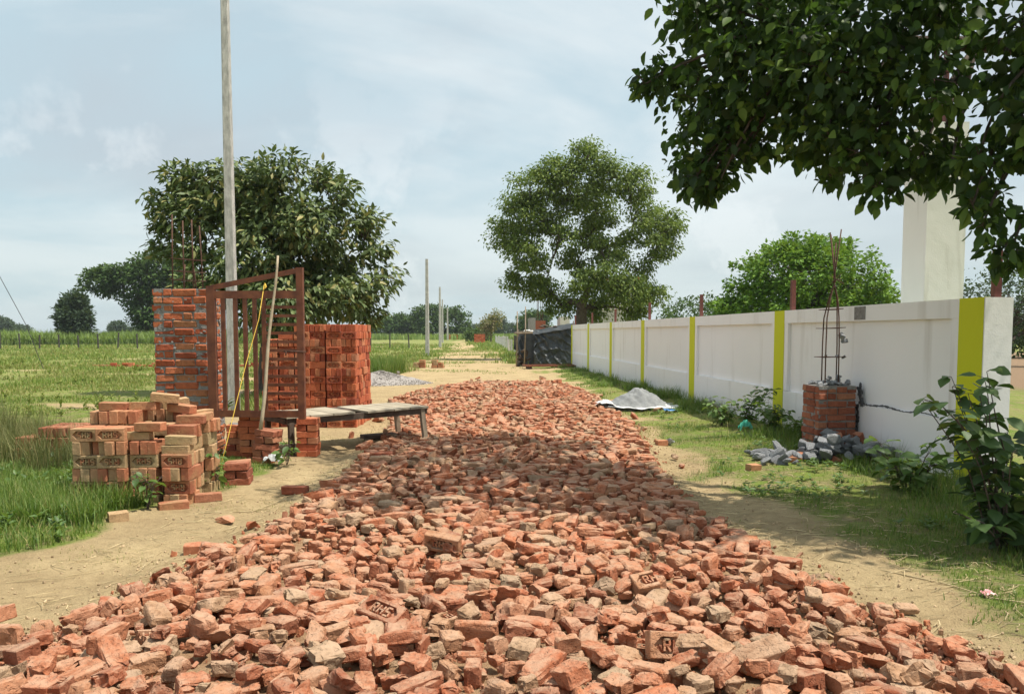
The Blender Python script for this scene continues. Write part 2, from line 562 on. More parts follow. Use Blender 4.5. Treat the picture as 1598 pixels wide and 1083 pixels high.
def strip_l(y):
    return np.interp(y, _sy, [s[1] for s in STRIP])


def strip_r(y):
    return np.interp(y, _sy, [s[2] for s in STRIP])


def wall_x(y):
    return 4.7 - 0.07 * np.asarray(y)


def grass_mask(x, y):
    """1 where grass grows, 0 on the bare track"""
    x, y = np.asarray(x, float), np.asarray(y, float)
    n = (fbm(x, y, 1.3, 3) - 0.5)
    n2 = (fbm(x, y, 0.35, 8) - 0.5)
    le = np.interp(y, [2, 4.5, 5.3, 6.4, 7.9, 8.8, 9.6, 11, 13, 16, 20, 24, 31, 42, 67, 109, 200, 400],
                   [-3.4, -3.25, -3.1, -2.85, -2.55, -2.75, -4.0, -4.6, -4.9, -4.6, -4.9, -4.4, -4.2, -4.4, -5.5, -7.7, -13, -26])
    re = np.interp(y, [2, 4.5, 5.3, 6.4, 7.9, 10, 13, 16, 20, 24, 28, 34, 42, 67, 109, 200, 400],
                   [2.9, 2.65, 2.2, 2.05, 2.05, 2.1, 2.05, 1.95, 1.8, 1.5, 1.3, 0.35, -0.3, -2.2, -5.7, -10.8, -23])
    sc = np.clip(y / 14, 0.7, 6)
    gl = sstep(0.28, -0.32, (x - le) / sc + n * 1.1)
    gr = sstep(-0.42, 0.55, (x - re) / sc + n * 1.5)
    g = np.maximum(gl, gr)
    # bare worn patches in the field
    g = g * (1 - 0.75 * sstep(0.08, 0.20, n2) * sstep(9, 14, y))
    # strip of grass down the far track
    mid = (le + re) / 2
    g = np.maximum(g, 0.45 * sstep(0.7, 0.2, np.abs(x - mid)) * sstep(60, 95, y))
    return np.clip(g, 0, 1)


def ground_z(x, y):
    x, y = np.asarray(x, float), np.asarray(y, float)
    z = 0.035 * (fbm(x, y, 0.9, 21) - 0.5) + 0.022 * (fbm(x, y, 4.0, 31) - 0.5)
    # verge rises a little towards the wall
    z = z + 0.07 * sstep(1.6, 0.3, wall_x(y) - x) * sstep(34, 30, y) * sstep(3.5, 6.5, y)
    z = z + 0.05 * sstep(-2.6, -3.3, x) * sstep(9.5, 7.5, y)
    rr = 0.035 * np.exp(-((x - strip_l(y) + 0.50) / 0.16) ** 2) * sstep(12, 9, y) + 0.025 * np.exp(-((x - strip_r(y) - 0.45) / 0.16) ** 2) * sstep(13, 9, y)
    z = z + 0.018 * (fbm(x * 2.2, y, 2.6, 36) - 0.5) * sstep(30, 12, y)
    return (z - rr) * sstep(400, 150, y)


def make_ground():
    def axis(lo, hi, step, far, g=1.16):
        a = list(np.arange(lo, hi + 1e-6, step))
        s, p = step, hi
        while p < far:
            s *= g
            p += s
            a.append(p)
        s, p = step, lo
        b = []
        while p > -far:
            s *= g
            p -= s
            b.append(p)
        return np.array(b[::-1] + a)
    xs = axis(-6.5, 5.5, 0.09, 1500)
    ys = axis(2.4, 20, 0.09, 1500, 1.10)
    ys = ys[(ys > -200) & (ys < 1600)]
    X, Y = np.meshgrid(xs, ys)
    Z = ground_z(X, Y)
    V = np.stack([X, Y, Z], -1).reshape(-1, 3)
    nx, ny = len(xs), len(ys)
    i = np.arange(nx * ny).reshape(ny, nx)
    F = np.stack([i[:-1, :-1], i[:-1, 1:], i[1:, 1:], i[1:, :-1]], -1).reshape(-1, 4)
    t = NT('field_earth')
    geo = t.new('NewGeometry').outputs['Position']
    at = t.new('VertexColor', layer_name='cover')
    sep = t.new('SeparateColor')
    t.L.new(at.outputs[0], sep.inputs[0])
    n1 = t.noise(1.7, 6, 0.6, geo)
    n2 = t.noise(14, 6, 0.65, geo)
    n3 = t.noise(90, 4, 0.7, geo)
    earth = t.mix(t.ramp(n1, [(0.3, 0.0), (0.7, 1.0)]), (0.36, 0.265, 0.145), (0.50, 0.385, 0.215))
    earth = t.mix(0.6, earth, t.ramp(n2, [(0.28, (0.66, 0.64, 0.60)), (0.55, (1, 1, 1)), (0.8, (1.15, 1.13, 1.1))]), 'MULTIPLY')
    earth = t.mix(0.4, earth, t.ramp(n3, [(0.3, 0.6), (0.62, 1.12)]), 'MULTIPLY')
    # damp and dark scuffs, straw flecks
    earth = t.mix(t.ramp(t.noise(3.1, 6, 0.7, geo, 0.6), [(0.60, 0.0), (0.74, 0.45)]), earth, (0.20, 0.16, 0.09))
    turf = t.mix(t.ramp(t.noise(0.35, 5, 0.6, geo), [(0.35, 0.0), (0.65, 1.0)]), (0.13, 0.20, 0.030), (0.21, 0.26, 0.055))
    turf = t.mix(t.ramp(t.noise(3.5, 7, 0.7, geo), [(0.42, 0.0), (0.62, 0.85)]), turf, (0.27, 0.215, 0.115))
    turf = t.mix(0.55, turf, t.ramp(t.noise(25, 5, 0.7, geo), [(0.3, 0.45), (0.65, 1.25)]), 'MULTIPLY')
    edge = t.math('ADD', sep.outputs[0], t.math('MULTIPLY', t.math('SUBTRACT', n2, 0.5), 0.9))
    col = t.mix(t.ramp(edge, [(0.30, 0.0), (0.62, 1.0)]), earth, turf)
    be = t.math('ADD', sep.outputs[1], t.math('MULTIPLY', t.math('SUBTRACT', n2, 0.5), 0.8))
    dust = t.mix(t.ramp(n2, [(0.35, 0.0), (0.65, 1.0)]), (0.30, 0.155, 0.085), (0.40, 0.27, 0.16))
    col = t.mix(t.ramp(be, [(0.35, 0.0), (0.75, 0.85)]), col, dust)
    plough = t.mix(n2, (0.17, 0.115, 0.07), (0.30, 0.21, 0.135))
    col = t.mix(sep.outputs[2], col, plough)
    h = t.math('ADD', t.math('MULTIPLY', n2, 0.7), t.math('MULTIPLY', n3, 0.45))
    t.principled(col, 0.97, t.bump(h, 1.0, 0.045), spec=0.15)
    me = fast_mesh('ground', V, F, t.m, smooth=True)
    g = grass_mask(V[:, 0], V[:, 1])
    x, y = V[:, 0], V[:, 1]
    d = np.minimum(x - strip_l(y), strip_r(y) - x)
    b = sstep(-0.35, 0.25, d) * sstep(22.2, 21.4, y)
    pl = sstep(11.5, 12.5, x) * sstep(17, 19, y) * sstep(60, 52, y)
    ca = me.color_attributes.new('cover', 'FLOAT_COLOR', 'POINT')
    ca.data.foreach_set('color', np.stack([g * (1 - b), b, pl, np.ones_like(g)], -1).astype(np.float32).ravel())
    o = place('ground', me)
    tag(o, 'sandy earth track and rough grassy field reaching to the horizon', 'ground', kind='structure')


make_ground()


# ------------------------------------------------------------------ brick meshes
BL, BW, BH = 0.229, 0.108, 0.072


def plain_brick(name, mats, seed, L=BL, H=BW, T=BH, jit=0.0018, bevel=0.004):
    rnd = random.Random(seed)
    bm = bmesh.new()
    bmesh.ops.create_cube(bm, size=1)
    for v in bm.verts:
        v.co = Vector((v.co.x * L, v.co.y * T, v.co.z * H)) + Vector([rnd.uniform(-jit, jit) * 1.6 for _ in range(3)])
    bmesh.ops.bevel(bm, geom=list(bm.edges), offset=bevel, segments=1, affect='EDGES')
    for v in bm.verts:
        v.co += Vector([rnd.uniform(-jit, jit) for _ in range(3)])
    me = bpy.data.meshes.new(name)
    bm.to_mesh(me)
    bm.free()
    for m in (mats if isinstance(mats, (list, tuple)) else [mats]):
        me.materials.append(m)
    return me


def stamped_brick(name, mat, L=BL, H=BW, T=BH):
    """brick with the pointed frog and raised letters R-H-S pressed into its broad face (-y)"""
    mb = MB()
    x, z, y = L / 2, H / 2, T / 2
    c = 0.004
    yf = -y
    # back box with chamfered look
    out = [(-x + c, yf, -z + c), (x - c, yf, -z + c), (x - c, yf, z - c), (-x + c, yf, z - c)]
    ring = [(-x, yf + c, -z), (x, yf + c, -z), (x, yf + c, z), (-x, yf + c, z)]
    back = [(-x, y - c, -z), (x, y - c, -z), (x, y - c, z), (-x, y - c, z)]
    bk2 = [(-x + c, y, -z + c), (x - c, y, -z + c), (x - c, y, z - c), (-x + c, y, z - c)]
    hx, hz, hp = 0.066, 0.034, 0.099
    hexf = [(-hp, 0), (-hx, -hz), (hx, -hz), (hp, 0), (hx, hz), (-hx, hz)]
    hf = [(a, yf, b) for a, b in hexf]
    hd = [(a * 0.95, yf + 0.024, b * 0.93) for a, b in hexf]
    V = out + ring + back + bk2 + hf + hd
    F = []
    for k in range(4):
        k2 = (k + 1) % 4
        F.append((4 + k, 4 + k2, k2, k))
        F.append((8 + k, 8 + k2, 4 + k2, 4 + k))
        F.append((12 + k, 12 + k2, 8 + k2, 8 + k))
    F.append((12, 15, 14, 13))
    h0 = 16
    F += [(0, 1, h0 + 2, h0 + 1), (1, 2, h0 + 4, h0 + 3, h0 + 2)[:5], (2, 3, h0 + 5, h0 + 4), (3, 0, h0 + 1, h0 + 0, h0 + 5)]
    for k in range(6):
        k2 = (k + 1) % 6
        F.append((h0 + k, h0 + k2, h0 + 6 + k2, h0 + 6 + k))
    F.append(tuple(h0 + 6 + k for k in range(6)))
    mb.add(V, F)

    def stroke(x0, z0, x1, z1, w=0.0085):
        a, b = Vector((x0, yf + 0.0135, z0)), Vector((x1, yf + 0.0135, z1))
        mb.bar(a, b, w, 0.0205, 0, up=(0, 1, 0))
    h = 0.0225
    ox = -0.041                                            # R
    stroke(ox - 0.012, -h, ox - 0.012, h)
    stroke(ox - 0.012, h, ox + 0.011, h)
    stroke(ox + 0.011, h, ox + 0.011, 0.001)
    stroke(ox + 0.011, 0.001, ox - 0.012, 0.001)
    stroke(ox, 0.0, ox + 0.014, -h)
    stroke(-0.013, -h, -0.013, h)                          # H
    stroke(-0.013, 0.0, 0.013, 0.0)
    stroke(0.013, -h, 0.013, h)
    ox = 0.041                                             # S
    stroke(ox + 0.013, h, ox - 0.012, h)
    stroke(ox - 0.012, h, ox - 0.012, 0.0)
    stroke(ox - 0.012, 0.0, ox + 0.012, 0.0)
    stroke(ox + 0.012, 0.0, ox + 0.012, -h)
    stroke(ox + 0.012, -h, ox - 0.013, -h)
    me = mb.mesh(name, mat)
    return me


def bat_mesh(name, mat, seed, cuts=2, stamped=False):
    rnd = random.Random(seed)
    bm = bmesh.new()
    if stamped:
        bm.from_mesh(STAMP_BAT)
        for v in bm.verts:                                 # broad face up
            v.co = Vector((v.co.x, v.co.z, -v.co.y))
        d = Vector((1, rnd.uniform(-0.4, 0.4), rnd.uniform(-0.3, 0.3))).normalized()
        r = bmesh.ops.bisect_plane(bm, geom=list(bm.verts) + list(bm.edges) + list(bm.faces), plane_co=(rnd.uniform(-0.01, 0.05), 0, 0), plane_no=d, clear_outer=True)
        ed = [e for e in r['geom_cut'] if isinstance(e, bmesh.types.BMEdge)]
        bmesh.ops.holes_fill(bm, edges=[e for e in bm.edges if e.is_boundary], sides=0)
    else:
        full = rnd.random() < 0.14
        L = BL if full else BL * rnd.uniform(0.40, 0.74)
        W = BW * rnd.uniform(0.86, 1.02) * (1 if rnd.random() > 0.2 else 0.65)
        H = BH * rnd.uniform(0.85, 1.05)
        bmesh.ops.create_cube(bm, size=1)
        bmesh.ops.subdivide_edges(bm, edges=list(bm.edges), cuts=cuts, use_grid_fill=True)
        sy, sz = rnd.uniform(-0.45, 0.45), rnd.uniform(-0.45, 0.45)
        ph = [rnd.uniform(0, 9) for _ in range(6)]
        rad = rnd.uniform(0.010, 0.022)
        for v in bm.verts:
            c = v.co
            p = Vector((c.x * L, c.y * W, c.z * H))
            if cuts > 2:                                   # push the inner cuts outwards so that arrises stay narrow
                for q, D in enumerate((L, W, H)):
                    f = c[q] * 2
                    p[q] = math.copysign(min(abs(f), 1) ** 0.62, f) * D / 2
            core = Vector([max(-d / 2 + rad, min(d / 2 - rad, k)) for d, k in zip((L, W, H), p)])
            o_ = p - core
            if o_.length > 1e-6:                           # worn, rounded arrises
                p = core + o_.normalized() * min(o_.length, rad * rnd.uniform(0.85, 1.1))
            if c.x > 0.49 and not full:
                p.x += sy * p.y + sz * p.z + rnd.uniform(-0.015, 0.015)
            w = 0.0045 * (math.sin(p.x * 70 + ph[0]) * math.sin(p.y * 85 + ph[1]) + math.sin(p.z * 90 + ph[2]) * math.sin(p.x * 55 + ph[3]))
            nn = p.normalized()
            v.co = p + nn * w + Vector([rnd.uniform(-1, 1) * 0.0028 for _ in range(3)])
        for q in range(rnd.randint(1, 4)):                 # chipped corners
            p = Vector((rnd.choice((-1, 1)) * L / 2, rnd.choice((-1, 1)) * W / 2, rnd.choice((-1, 1)) * H / 2))
            rr = rnd.uniform(0.03, 0.065)
            for v in bm.verts:
                dd = (v.co - p).length
                if dd < rr:
                    v.co -= p.normalized() * (rr - dd) * rnd.uniform(0.5, 0.75)
        if rnd.random() < 0.4 and not full:                # split along a slope
            bmesh.ops.bisect_plane(bm, geom=list(bm.verts) + list(bm.edges) + list(bm.faces), plane_co=(L * rnd.uniform(-0.05, 0.2), W * rnd.uniform(-.1, .2), H * rnd.uniform(0, 0.2)),
                                   plane_no=(rnd.uniform(0.2, 1), rnd.uniform(-1, 1), rnd.uniform(-0.2, 0.8)), clear_outer=True)
            bmesh.ops.holes_fill(bm, edges=[e for e in bm.edges if e.is_boundary], sides=0)
            big = [f for f in bm.faces if len(f.verts) > 5]
            if big:
                r = bmesh.ops.poke(bm, faces=big)
                for v in r['verts']:
                    v.co += Vector([rnd.uniform(-0.008, 0.008) for _ in range(3)])
    bmesh.ops.triangulate(bm, faces=list(bm.faces))
    bmesh.ops.recalc_face_normals(bm, faces=list(bm.faces))
    c = sum((v.co for v in bm.verts), Vector()) / max(1, len(bm.verts))
    for v in bm.verts:
        v.co -= c
    me = bpy.data.meshes.new(name)
    bm.to_mesh(me)
    bm.free()
    me.materials.append(mat)
    return me


STAMP_BAT = stamped_brick('stamped_bat_source', M['bat'])


def mesh_arrays(me):
    v = np.empty(len(me.vertices) * 3, np.float32)
    me.vertices.foreach_get('co', v)
    f = np.empty(len(me.loops), np.int32)
    me.loops.foreach_get('vertex_index', f)
    return v.reshape(-1, 3), f.reshape(-1, 3)


def euler_m(rx, ry, rz):
    return np.array(Euler((rx, ry, rz)).to_matrix(), dtype=np.float32)


# ------------------------------------------------------------------ loose brick bats on the road
def scatter_bats():
    near = [bat_mesh('broken_brick', M['bat'], 100 + k, 4) for k in range(40)] + [bat_mesh('broken_brick', M['bat'], 300 + k, 2, True) for k in range(5)]
    far = [bat_mesh('road_brick', M['bat'], 500 + k, 2) for k in range(24)]
    chips = [bat_mesh('chip', M['bat'], 700 + k, 1) for k in range(8)]
    me_len = {m.name: [max(v.co[q] for v in m.vertices) - min(v.co[q] for v in m.vertices) for q in range(3)] for m in near}
    stamped_names = {m.name for m in near[-5:]}
    rnd = random.Random(3)
    pts = []
    cell = 0.08
    grid = {}

    def ok(x, y, r):
        gx, gy = int(x // cell), int(y // cell)
        for a in range(gx - 2, gx + 3):
            for b in range(gy - 2, gy + 3):
                for (px, py, pr) in grid.get((a, b), ()):
                    if (px - x) ** 2 + (py - y) ** 2 < ((r + pr) * 0.5) ** 2:
                        return False
        grid.setdefault((gx, gy), []).append((x, y, r))
        return True
    tries = 60000
    for _ in range(tries):
        y = 1.9 + (22.2 - 1.9) * rnd.random() ** 1.15
        l, r_ = float(strip_l(y)), float(strip_r(y))
        x = rnd.uniform(l - 0.1, r_ + 0.1)
        edge = min(x - l, r_ - x)
        if edge < 0.12 and rnd.random() > 0.55 + edge * 3:
            continue
        # bare patches where earth shows through
        thin = float(fbm(x, y, 1.1, 55))
        rad = 0.094 + 0.012 * rnd.random()
        if thin > 0.64 and rnd.random() < 0.6:
            continue
        if ok(x, y, rad):
            pts.append((x, y, 0))
    # (second, looser layer thrown on top)
    grid.clear()
    for _ in range(22000):
        y = 2.0 + 19.6 * rnd.random() ** 1.1
        l, r_ = float(strip_l(y)) + 0.15, float(strip_r(y)) - 0.12
        x = rnd.uniform(l, r_)
        if float(fbm(x, y, 0.9, 77)) < 0.545:
            continue
        if ok(x, y, 0.17):
            pts.append((x, y, 1))
    # strays beside the strip and at its far end
    for _ in range(70):
        y = rnd.uniform(3, 24)
        s = rnd.choice((-1, 1))
        x = (float(strip_l(y)) - rnd.expovariate(5) if s < 0 else float(strip_r(y)) + rnd.expovariate(5))
        pts.append((x, y, 2))
    vis = [p for p in pts if p[1] > 2.95 and abs(p[0]) < 0.69 * p[1]]
    vis.sort(key=lambda p: p[1])
    keep = set(vis[:300])
    SV, SF, off = [], [], 0
    n_obj = 0
    for p in pts:
        x, y, lay = p
        tilt = 0.09 if lay == 0 else 0.22
        if rnd.random() < 0.10:
            tilt = 0.6
        rx, ry, rz = rnd.gauss(0, tilt), rnd.gauss(0, tilt), rnd.uniform(0, 6.283)
        if rnd.random() < 0.15:
            rx += math.pi / 2
        if rnd.random() < 0.5:
            rx += math.pi
        z = float(ground_z(x, y)) + (0.026 if lay != 1 else 0.070) + rnd.uniform(-0.012, 0.014) + 0.022 * (float(vnoise(x, y, 1.6, 60)))
        sc = rnd.choice((rnd.uniform(0.55, 0.85), rnd.uniform(0.8, 1.12), rnd.uniform(0.85, 1.12)))
        if p in keep:
            me = near[rnd.randrange(len(near) - 5)] if rnd.random() > 0.035 else near[-1 - rnd.randrange(5)]
            o = place('broken_brick', me, None, (x, y, z + 0.006), (rx, ry, rz), sc)
            long_ = max(me_len[me.name]) * sc
            if me.name in stamped_names:
                lab = 'brick bat with part of its stamped lettering showing at the near end of the road'
            elif long_ > 0.19:
                lab = 'nearly whole dusty red brick lying at the near end of the road'
            elif long_ < 0.105:
                lab = 'small broken brick lump among larger bats at the near end of the road'
            else:
                lab = 'half-brick-sized dusty red bat lying loose at the near end of the road'
            tag(o, lab, 'broken brick', 'broken bricks at the near end of the road')
            n_obj += 1
        else:
            me = (near if y < 5.6 else far)
            v, f = mesh_arrays(me[rnd.randrange(min(len(me), 40))])
            SV.append(v @ (euler_m(rx, ry, rz).T * sc) + np.array((x, y, z), np.float32))
            SF.append(f + off)
            off += len(v)
    for (x, y, z, rot, sc, lab) in ((0.735, 4.08, 0.115, (0.45, -0.10, 0.35), 1.05, 'bright orange brick half with its frog showing, proud of the right road half'),
                                    (-0.44, 4.83, 0.115, (1.55, 0.12, -0.25), 1.0, 'stamped orange brick tilted up in the middle of the road'),
                                    (0.665, 3.22, 0.115, (1.15, 0.10, 0.12), 1.05, 'pale stamped brick half standing on end at the bottom edge'),
                                    (-0.62, 3.62, 0.10, (0.20, 0.1, -0.6), 1.05, 'pale stamped brick lying face up near the bottom edge')):
        o = place('stamped_brick', near[-1 - (int(abs(x) * 100) % 5)] if 'half' in lab else STAMP_BAT, None, (x, y, z), rot if 'half' in lab else (rot[0] - 1.3, rot[1], rot[2]), sc)
        tag(o, lab, 'brick')
    o = place('brick_rubble', fast_mesh('brick_rubble', np.concatenate(SV), np.concatenate(SF), M['bat']))
    tag(o, 'broken red bricks spread over the road further off', 'rubble', kind='stuff')
    # crumbs between the bats
    SV, SF, off = [], [], 0
    for k in range(14000):
        y = 2.6 + 9.5 * rnd.random() ** 1.7
        l, r_ = float(strip_l(y)), float(strip_r(y))
        x = rnd.uniform(l - 0.12, r_ + 0.12) if k % 3 else (rnd.gauss(r_ - 0.05, 0.12) if k % 2 else rnd.gauss(l + 0.05, 0.12))
        v, f = mesh_arrays(chips[rnd.randrange(8)])
        sc = 0.07 + 0.36 * rnd.random() ** 1.8
        SV.append(v @ (euler_m(rnd.uniform(0, 6), rnd.uniform(0, 6), rnd.uniform(0, 6)).T * sc) + np.array((x, y, float(ground_z(x, y)) + 0.008), np.float32))
        SF.append(f + off)
        off += len(v)
    o = place('brick_crumbs', fast_mesh('brick_crumbs', np.concatenate(SV), np.concatenate(SF), M['bat']))
    tag(o, 'small crumbs of broken brick between the bats', 'rubble', kind='stuff')


scatter_bats()


# ------------------------------------------------------------------ stacked bricks
def brick_set(mat):
    return dict(plain=[plain_brick('brick', mat, 40 + k) for k in range(4)], stamp=stamped_brick('brick', mat))


B_PILE, B_STACK, B_PILLAR, B_DARK = brick_set(M['brick_pile']), brick_set(M['brick_stack']), brick_set(M['brick_pillar']), brick_set(M['brick_dark'])
B_PILLAR['plain'] = [plain_brick('brick', M['brick_pillar'], 60 + k, jit=0.0045, bevel=0.011) for k in range(7)]
B_DARK['plain'] = [plain_brick('brick', M['brick_dark'], 70 + k, jit=0.0035, bevel=0.007) for k in range(5)]
MOD, LAY = 0.240, 0.1125


def add_brick(bs, parent, loc, rz=0.0, stamp=None, flat=False, tilt=(0, 0), rnd=random):
    """stamp: None plain, else broad stamped face towards local -y (True upright, 'flip' upside down)"""
    me = bs['stamp'] if stamp else rnd.choice(bs['plain'])
    e = Matrix.Rotation(rz, 3, 'Z') @ Matrix.Rotation(tilt[0], 3, 'X') @ Matrix.Rotation(tilt[1], 3, 'Y')
    if flat:
        e = e @ Matrix.Rotation(-math.pi / 2, 3, 'X')
    if stamp == 'flip':
        e = e @ Matrix.Rotation(math.pi, 3, 'Y')
    return place('brick', me, parent, loc, e.to_euler())


def module_bricks(i, j, k, along_x, rnd):
    """three bricks on edge in a 23 cm square: list of (x, y, z, rz, row)"""
    cx, cy, cz = (i + 0.5) * MOD, (j + 0.5) * MOD, (k + 0.5) * LAY
    r = []
    for q in (-1, 0, 1):
        if along_x:
            r.append((cx + rnd.gauss(0, .002), cy + q * 0.0765, cz, rnd.gauss(0, .022), q))
        else:
            r.append((cx + q * 0.0765, cy + rnd.gauss(0, .004), cz, math.pi / 2 + rnd.gauss(0, .025), q))
    return r


def build_stack(root, bs, nx, ny, height, first=0, stamp_p=0.5, seed=1, lim=290, mess=0.0):
    """bricks that show at the front, the right side and the top are parts; the rest one part"""
    rnd = random.Random(seed)
    core = MB()
    v0 = [Vector(v.co) for v in bs['plain'][0].vertices]
    f0 = [tuple(p.vertices) for p in bs['plain'][0].polygons]
    n = 0
    for i in range(nx):
        for j in range(ny):
            hgt = height(i, j)
            sh = (rnd.gauss(0, 0.007 + mess * 0.25), rnd.gauss(0, 0.016 + mess))
            zo = rnd.uniform(0, mess * 0.6)
            ro = rnd.gauss(0, mess * 1.2)
            for k in range(hgt):
                along = (k + first) % 2 == 0
                for (x, y, z, rz, q) in module_bricks(i, j, k, along, rnd):
                    front = j == 0 and (not along or q == -1)
                    right = i == nx - 1 and (along or q == 1)
                    exposed = (j > 0 and k >= height(i, j - 1) and (not along or q == -1)) or (i < nx - 1 and k >= height(i + 1, j) and (along or q == 1))
                    x += sh[0] + rnd.gauss(0, mess * 0.22)
                    y += rnd.gauss(0, mess * 0.35)
                    z += zo
                    rz += ro + rnd.gauss(0, mess * 1.4)
                    y += sh[1] + (rnd.gauss(0, 0.011) if front else 0)
                    x += rnd.gauss(0, 0.009) if right else 0
                    hide = j > 0 and i < nx - 1 and not exposed and k < hgt - 1
                    if (front or right or exposed or (k == hgt - 1 and nx * ny < 18)) and n < lim and not hide:
                        st = None
                        if along and front and rnd.random() < stamp_p:
                            st = rnd.choice((True, 'flip'))
                        add_brick(bs, root, (x, y, z), rz, st, rnd=rnd)
                        n += 1
                    elif i in (0, nx - 1) or j in (0, ny - 1) or k >= hgt - 1 or exposed:
                        T = Matrix.Translation((x, y, z)) @ Matrix.Rotation(rz, 4, 'Z')
                        core.add([T @ v for v in v0], f0)
    if core.v:
        o = core.build('inner_bricks', bs['plain'][0].materials[0], root)
        o['kind'] = 'stuff'
    return n


# tall stack behind the gate
st = empty('brick_stack', (-3.80, 11.7, 0), R(0), 'tall square stack of orange-red bricks behind the bench', 'brick stack', 'brick stacks')
build_stack(st, B_STACK, 6, 5, lambda i, j: 14 if i > 1 else (13 if i == 1 else 12), 0, 0.8, 5)

# pile in the grass in front of the gate post
pl = empty('brick_pile', (-3.66, 6.32, -0.02), R(1), 'untidy pile of orange and mossy bricks in the grass at the verge', 'brick pile', 'brick stacks')
_hp = {(0, 0): 6, (1, 0): 6, (2, 0): 5, (3, 0): 4, (0, 1): 7, (1, 1): 7, (2, 1): 6, (3, 1): 6, (0, 2): 6, (1, 2): 7, (2, 2): 7, (3, 2): 6}
build_stack(pl, B_PILE, 4, 3, lambda i, j: _hp[(i, j)], 1, 0.9, 9, mess=0.028)
_r = random.Random(4)
for (x, y, z, rz, ta, tb) in [(0.20, 0.36, 0.828, 0.10, 0.03, 0.02), (0.45, 0.38, 0.828, 0.02, -0.05, 0.0), (0.30, 0.62, 0.713, 0.4, 0.05, 0.03), (0.62, 0.60, 0.835, 0.6, 0.05, -0.12), (0.74, 0.46, 0.80, -0.25, 0.0, 0.10),
                              (0.62, 0.40, 0.90, 0.35, 0.06, 0.12), (0.84, 0.62, 0.735, 1.2, 0.0, 0.0), (0.26, 0.62, 0.80, 0.25, 0.1, 0.0), (0.86, 0.36, 0.715, 0.15, 0.0, 0.04),
                              (0.50, 0.13, 0.603, 0.03, 0.0, 0.0), (0.62, 0.10, 0.68, -0.06, 0.02, 0.0), (0.84, 0.11, 0.49, -0.05, 0.02, 0.0), (0.86, 0.13, 0.565, 0.05, 0.0, 0.03), (0.88, -0.10, 0.05, 0.5, 0, 0), (0.90, 0.50, 0.715, 1.5, 0, 0)]:
    add_brick(B_PILE, pl, (x, y, z), rz, None, True, (ta, tb), _r)

# low stack seen through the weeds at the left margin
lw = empty('brick_stack', (-5.36, 8.2, -0.02), R(2), 'low weed-hidden stack of dull bricks left of the brick pile', 'brick stack', 'brick stacks')
build_stack(lw, B_DARK, 3, 2, lambda i, j: 3 if i < 1 else 4, 0, 0.3, 12, mess=0.015)


def small_stack(loc, rz, courses, label, bs, pattern, seed, lean=0.0, topping=None):
    """bricks laid flat, one stretcher or two headers to a course"""
    rnd = random.Random(seed)
    root = empty('brick_stack', loc, rz, label, 'brick stack', 'small brick stacks')
    z = 0.0
    x0 = 0.0
    for k in range(courses):
        cz = z + BH / 2
        if (k + pattern) % 2 == 0:
            for q in (-1, 1):
                add_brick(bs, root, (x0 + rnd.gauss(0, .006), q * 0.058 + rnd.gauss(0, .004), cz), rnd.gauss(0, .03), None, True, (rnd.gauss(0, .01), lean), rnd)
        else:
            for q in (-1, 1):
                add_brick(bs, root, (x0 + q * 0.059, rnd.gauss(0, .005), cz), math.pi / 2 + rnd.gauss(0, .03), None, True, (rnd.gauss(0, .01), lean * 0.5), rnd)
        z += BH + 0.003
        x0 += rnd.gauss(0, .008) + lean * 0.02
    if topping:
        mb = MB()
        lump(mb, (0, 0, z + 0.006), (0.10, 0.10, 0.020), seed)
        mb.build('mortar_cap', M['mortar'], root)
    return root


def lump(mb, c, r, seed, mi=0, n=1, jag=0.28, rot=None):
    rnd = random.Random(seed)
    bm = bmesh.new()
    bmesh.ops.create_icosphere(bm, subdivisions=n + 1, radius=1)
    q = rot or Euler((rnd.uniform(0, 6), rnd.uniform(0, 6), rnd.uniform(0, 6))).to_matrix()
    P = []
    ph = [rnd.uniform(0, 9) for _ in range(6)]
    for v in bm.verts:
        d = v.co.normalized()
        k = 1 + jag * (math.sin(3.1 * d.x + ph[0]) * math.sin(2.7 * d.y + ph[1]) + 0.6 * math.sin(6.1 * d.z + ph[2] + 3 * d.x)) + rnd.uniform(-0.07, 0.07)
        # faceted: clip against a few planes
        p = d * k
        for w in range(6):
            nrm = Vector((math.sin(ph[w] * 7 + w), math.cos(ph[w] * 5 + 2 * w), math.sin(ph[w] * 3 + 4 * w))).normalized()
            e = p.dot(nrm) - 0.55
            if e > 0:
                p = p - nrm * e
        P.append(Vector(c) + Vector((p.x * r[0], p.y * r[1], p.z * r[2])) if rot is False else Vector(c) + Vector(((q @ p).x * r[0], (q @ p).y * r[1], (q @ p).z * r[2])))
    mb.add(P, [tuple(v.index for v in f.verts) for f in bm.faces], mi)
    bm.free()


small_stack((-3.23, 9.02, 0.0), R(4), 5, 'brick stack with grey mortar on top tucked against the gate pillar', B_STACK, 0, 31, 0, True)
small_stack((-2.99, 8.85, 0.0), R(6), 7, 'tall narrow brick stack under the gate, yellow rope hanging before it', B_STACK, 1, 32, 0.04)
small_stack((-2.75, 8.55, 0.0), R(-8), 5, 'leaning brick stack that carries the bamboo pole', B_DARK, 0, 33, 0.10)
small_stack((-2.61, 7.30, 0.0), R(8), 3, 'squat three-course brick stack in grass before the gate', B_DARK, 0, 34, -0.05)
small_stack((-2.40, 9.02, 0.0), R(3), 6, 'brick stack propping the gate corner beside the bench leg', B_STACK, 1, 35, 0.02)
for (x, y, lab) in ((-4.05, 31.5, 'small brown brick stack beside the track, farther from the road'), (-3.30, 31.5, 'small brown brick stack beside the track, nearer the road')):
    root = empty('brick_stack', (x, y, 0), R(random.uniform(-10, 10)), lab, 'brick stack', 'small brick stacks')
    build_stack(root, B_PILE, 2, 1, lambda i, j, x=x: 3 if (i == 0) == (x > -3.6) else 2, 0, 0.0, int(-x * 10))


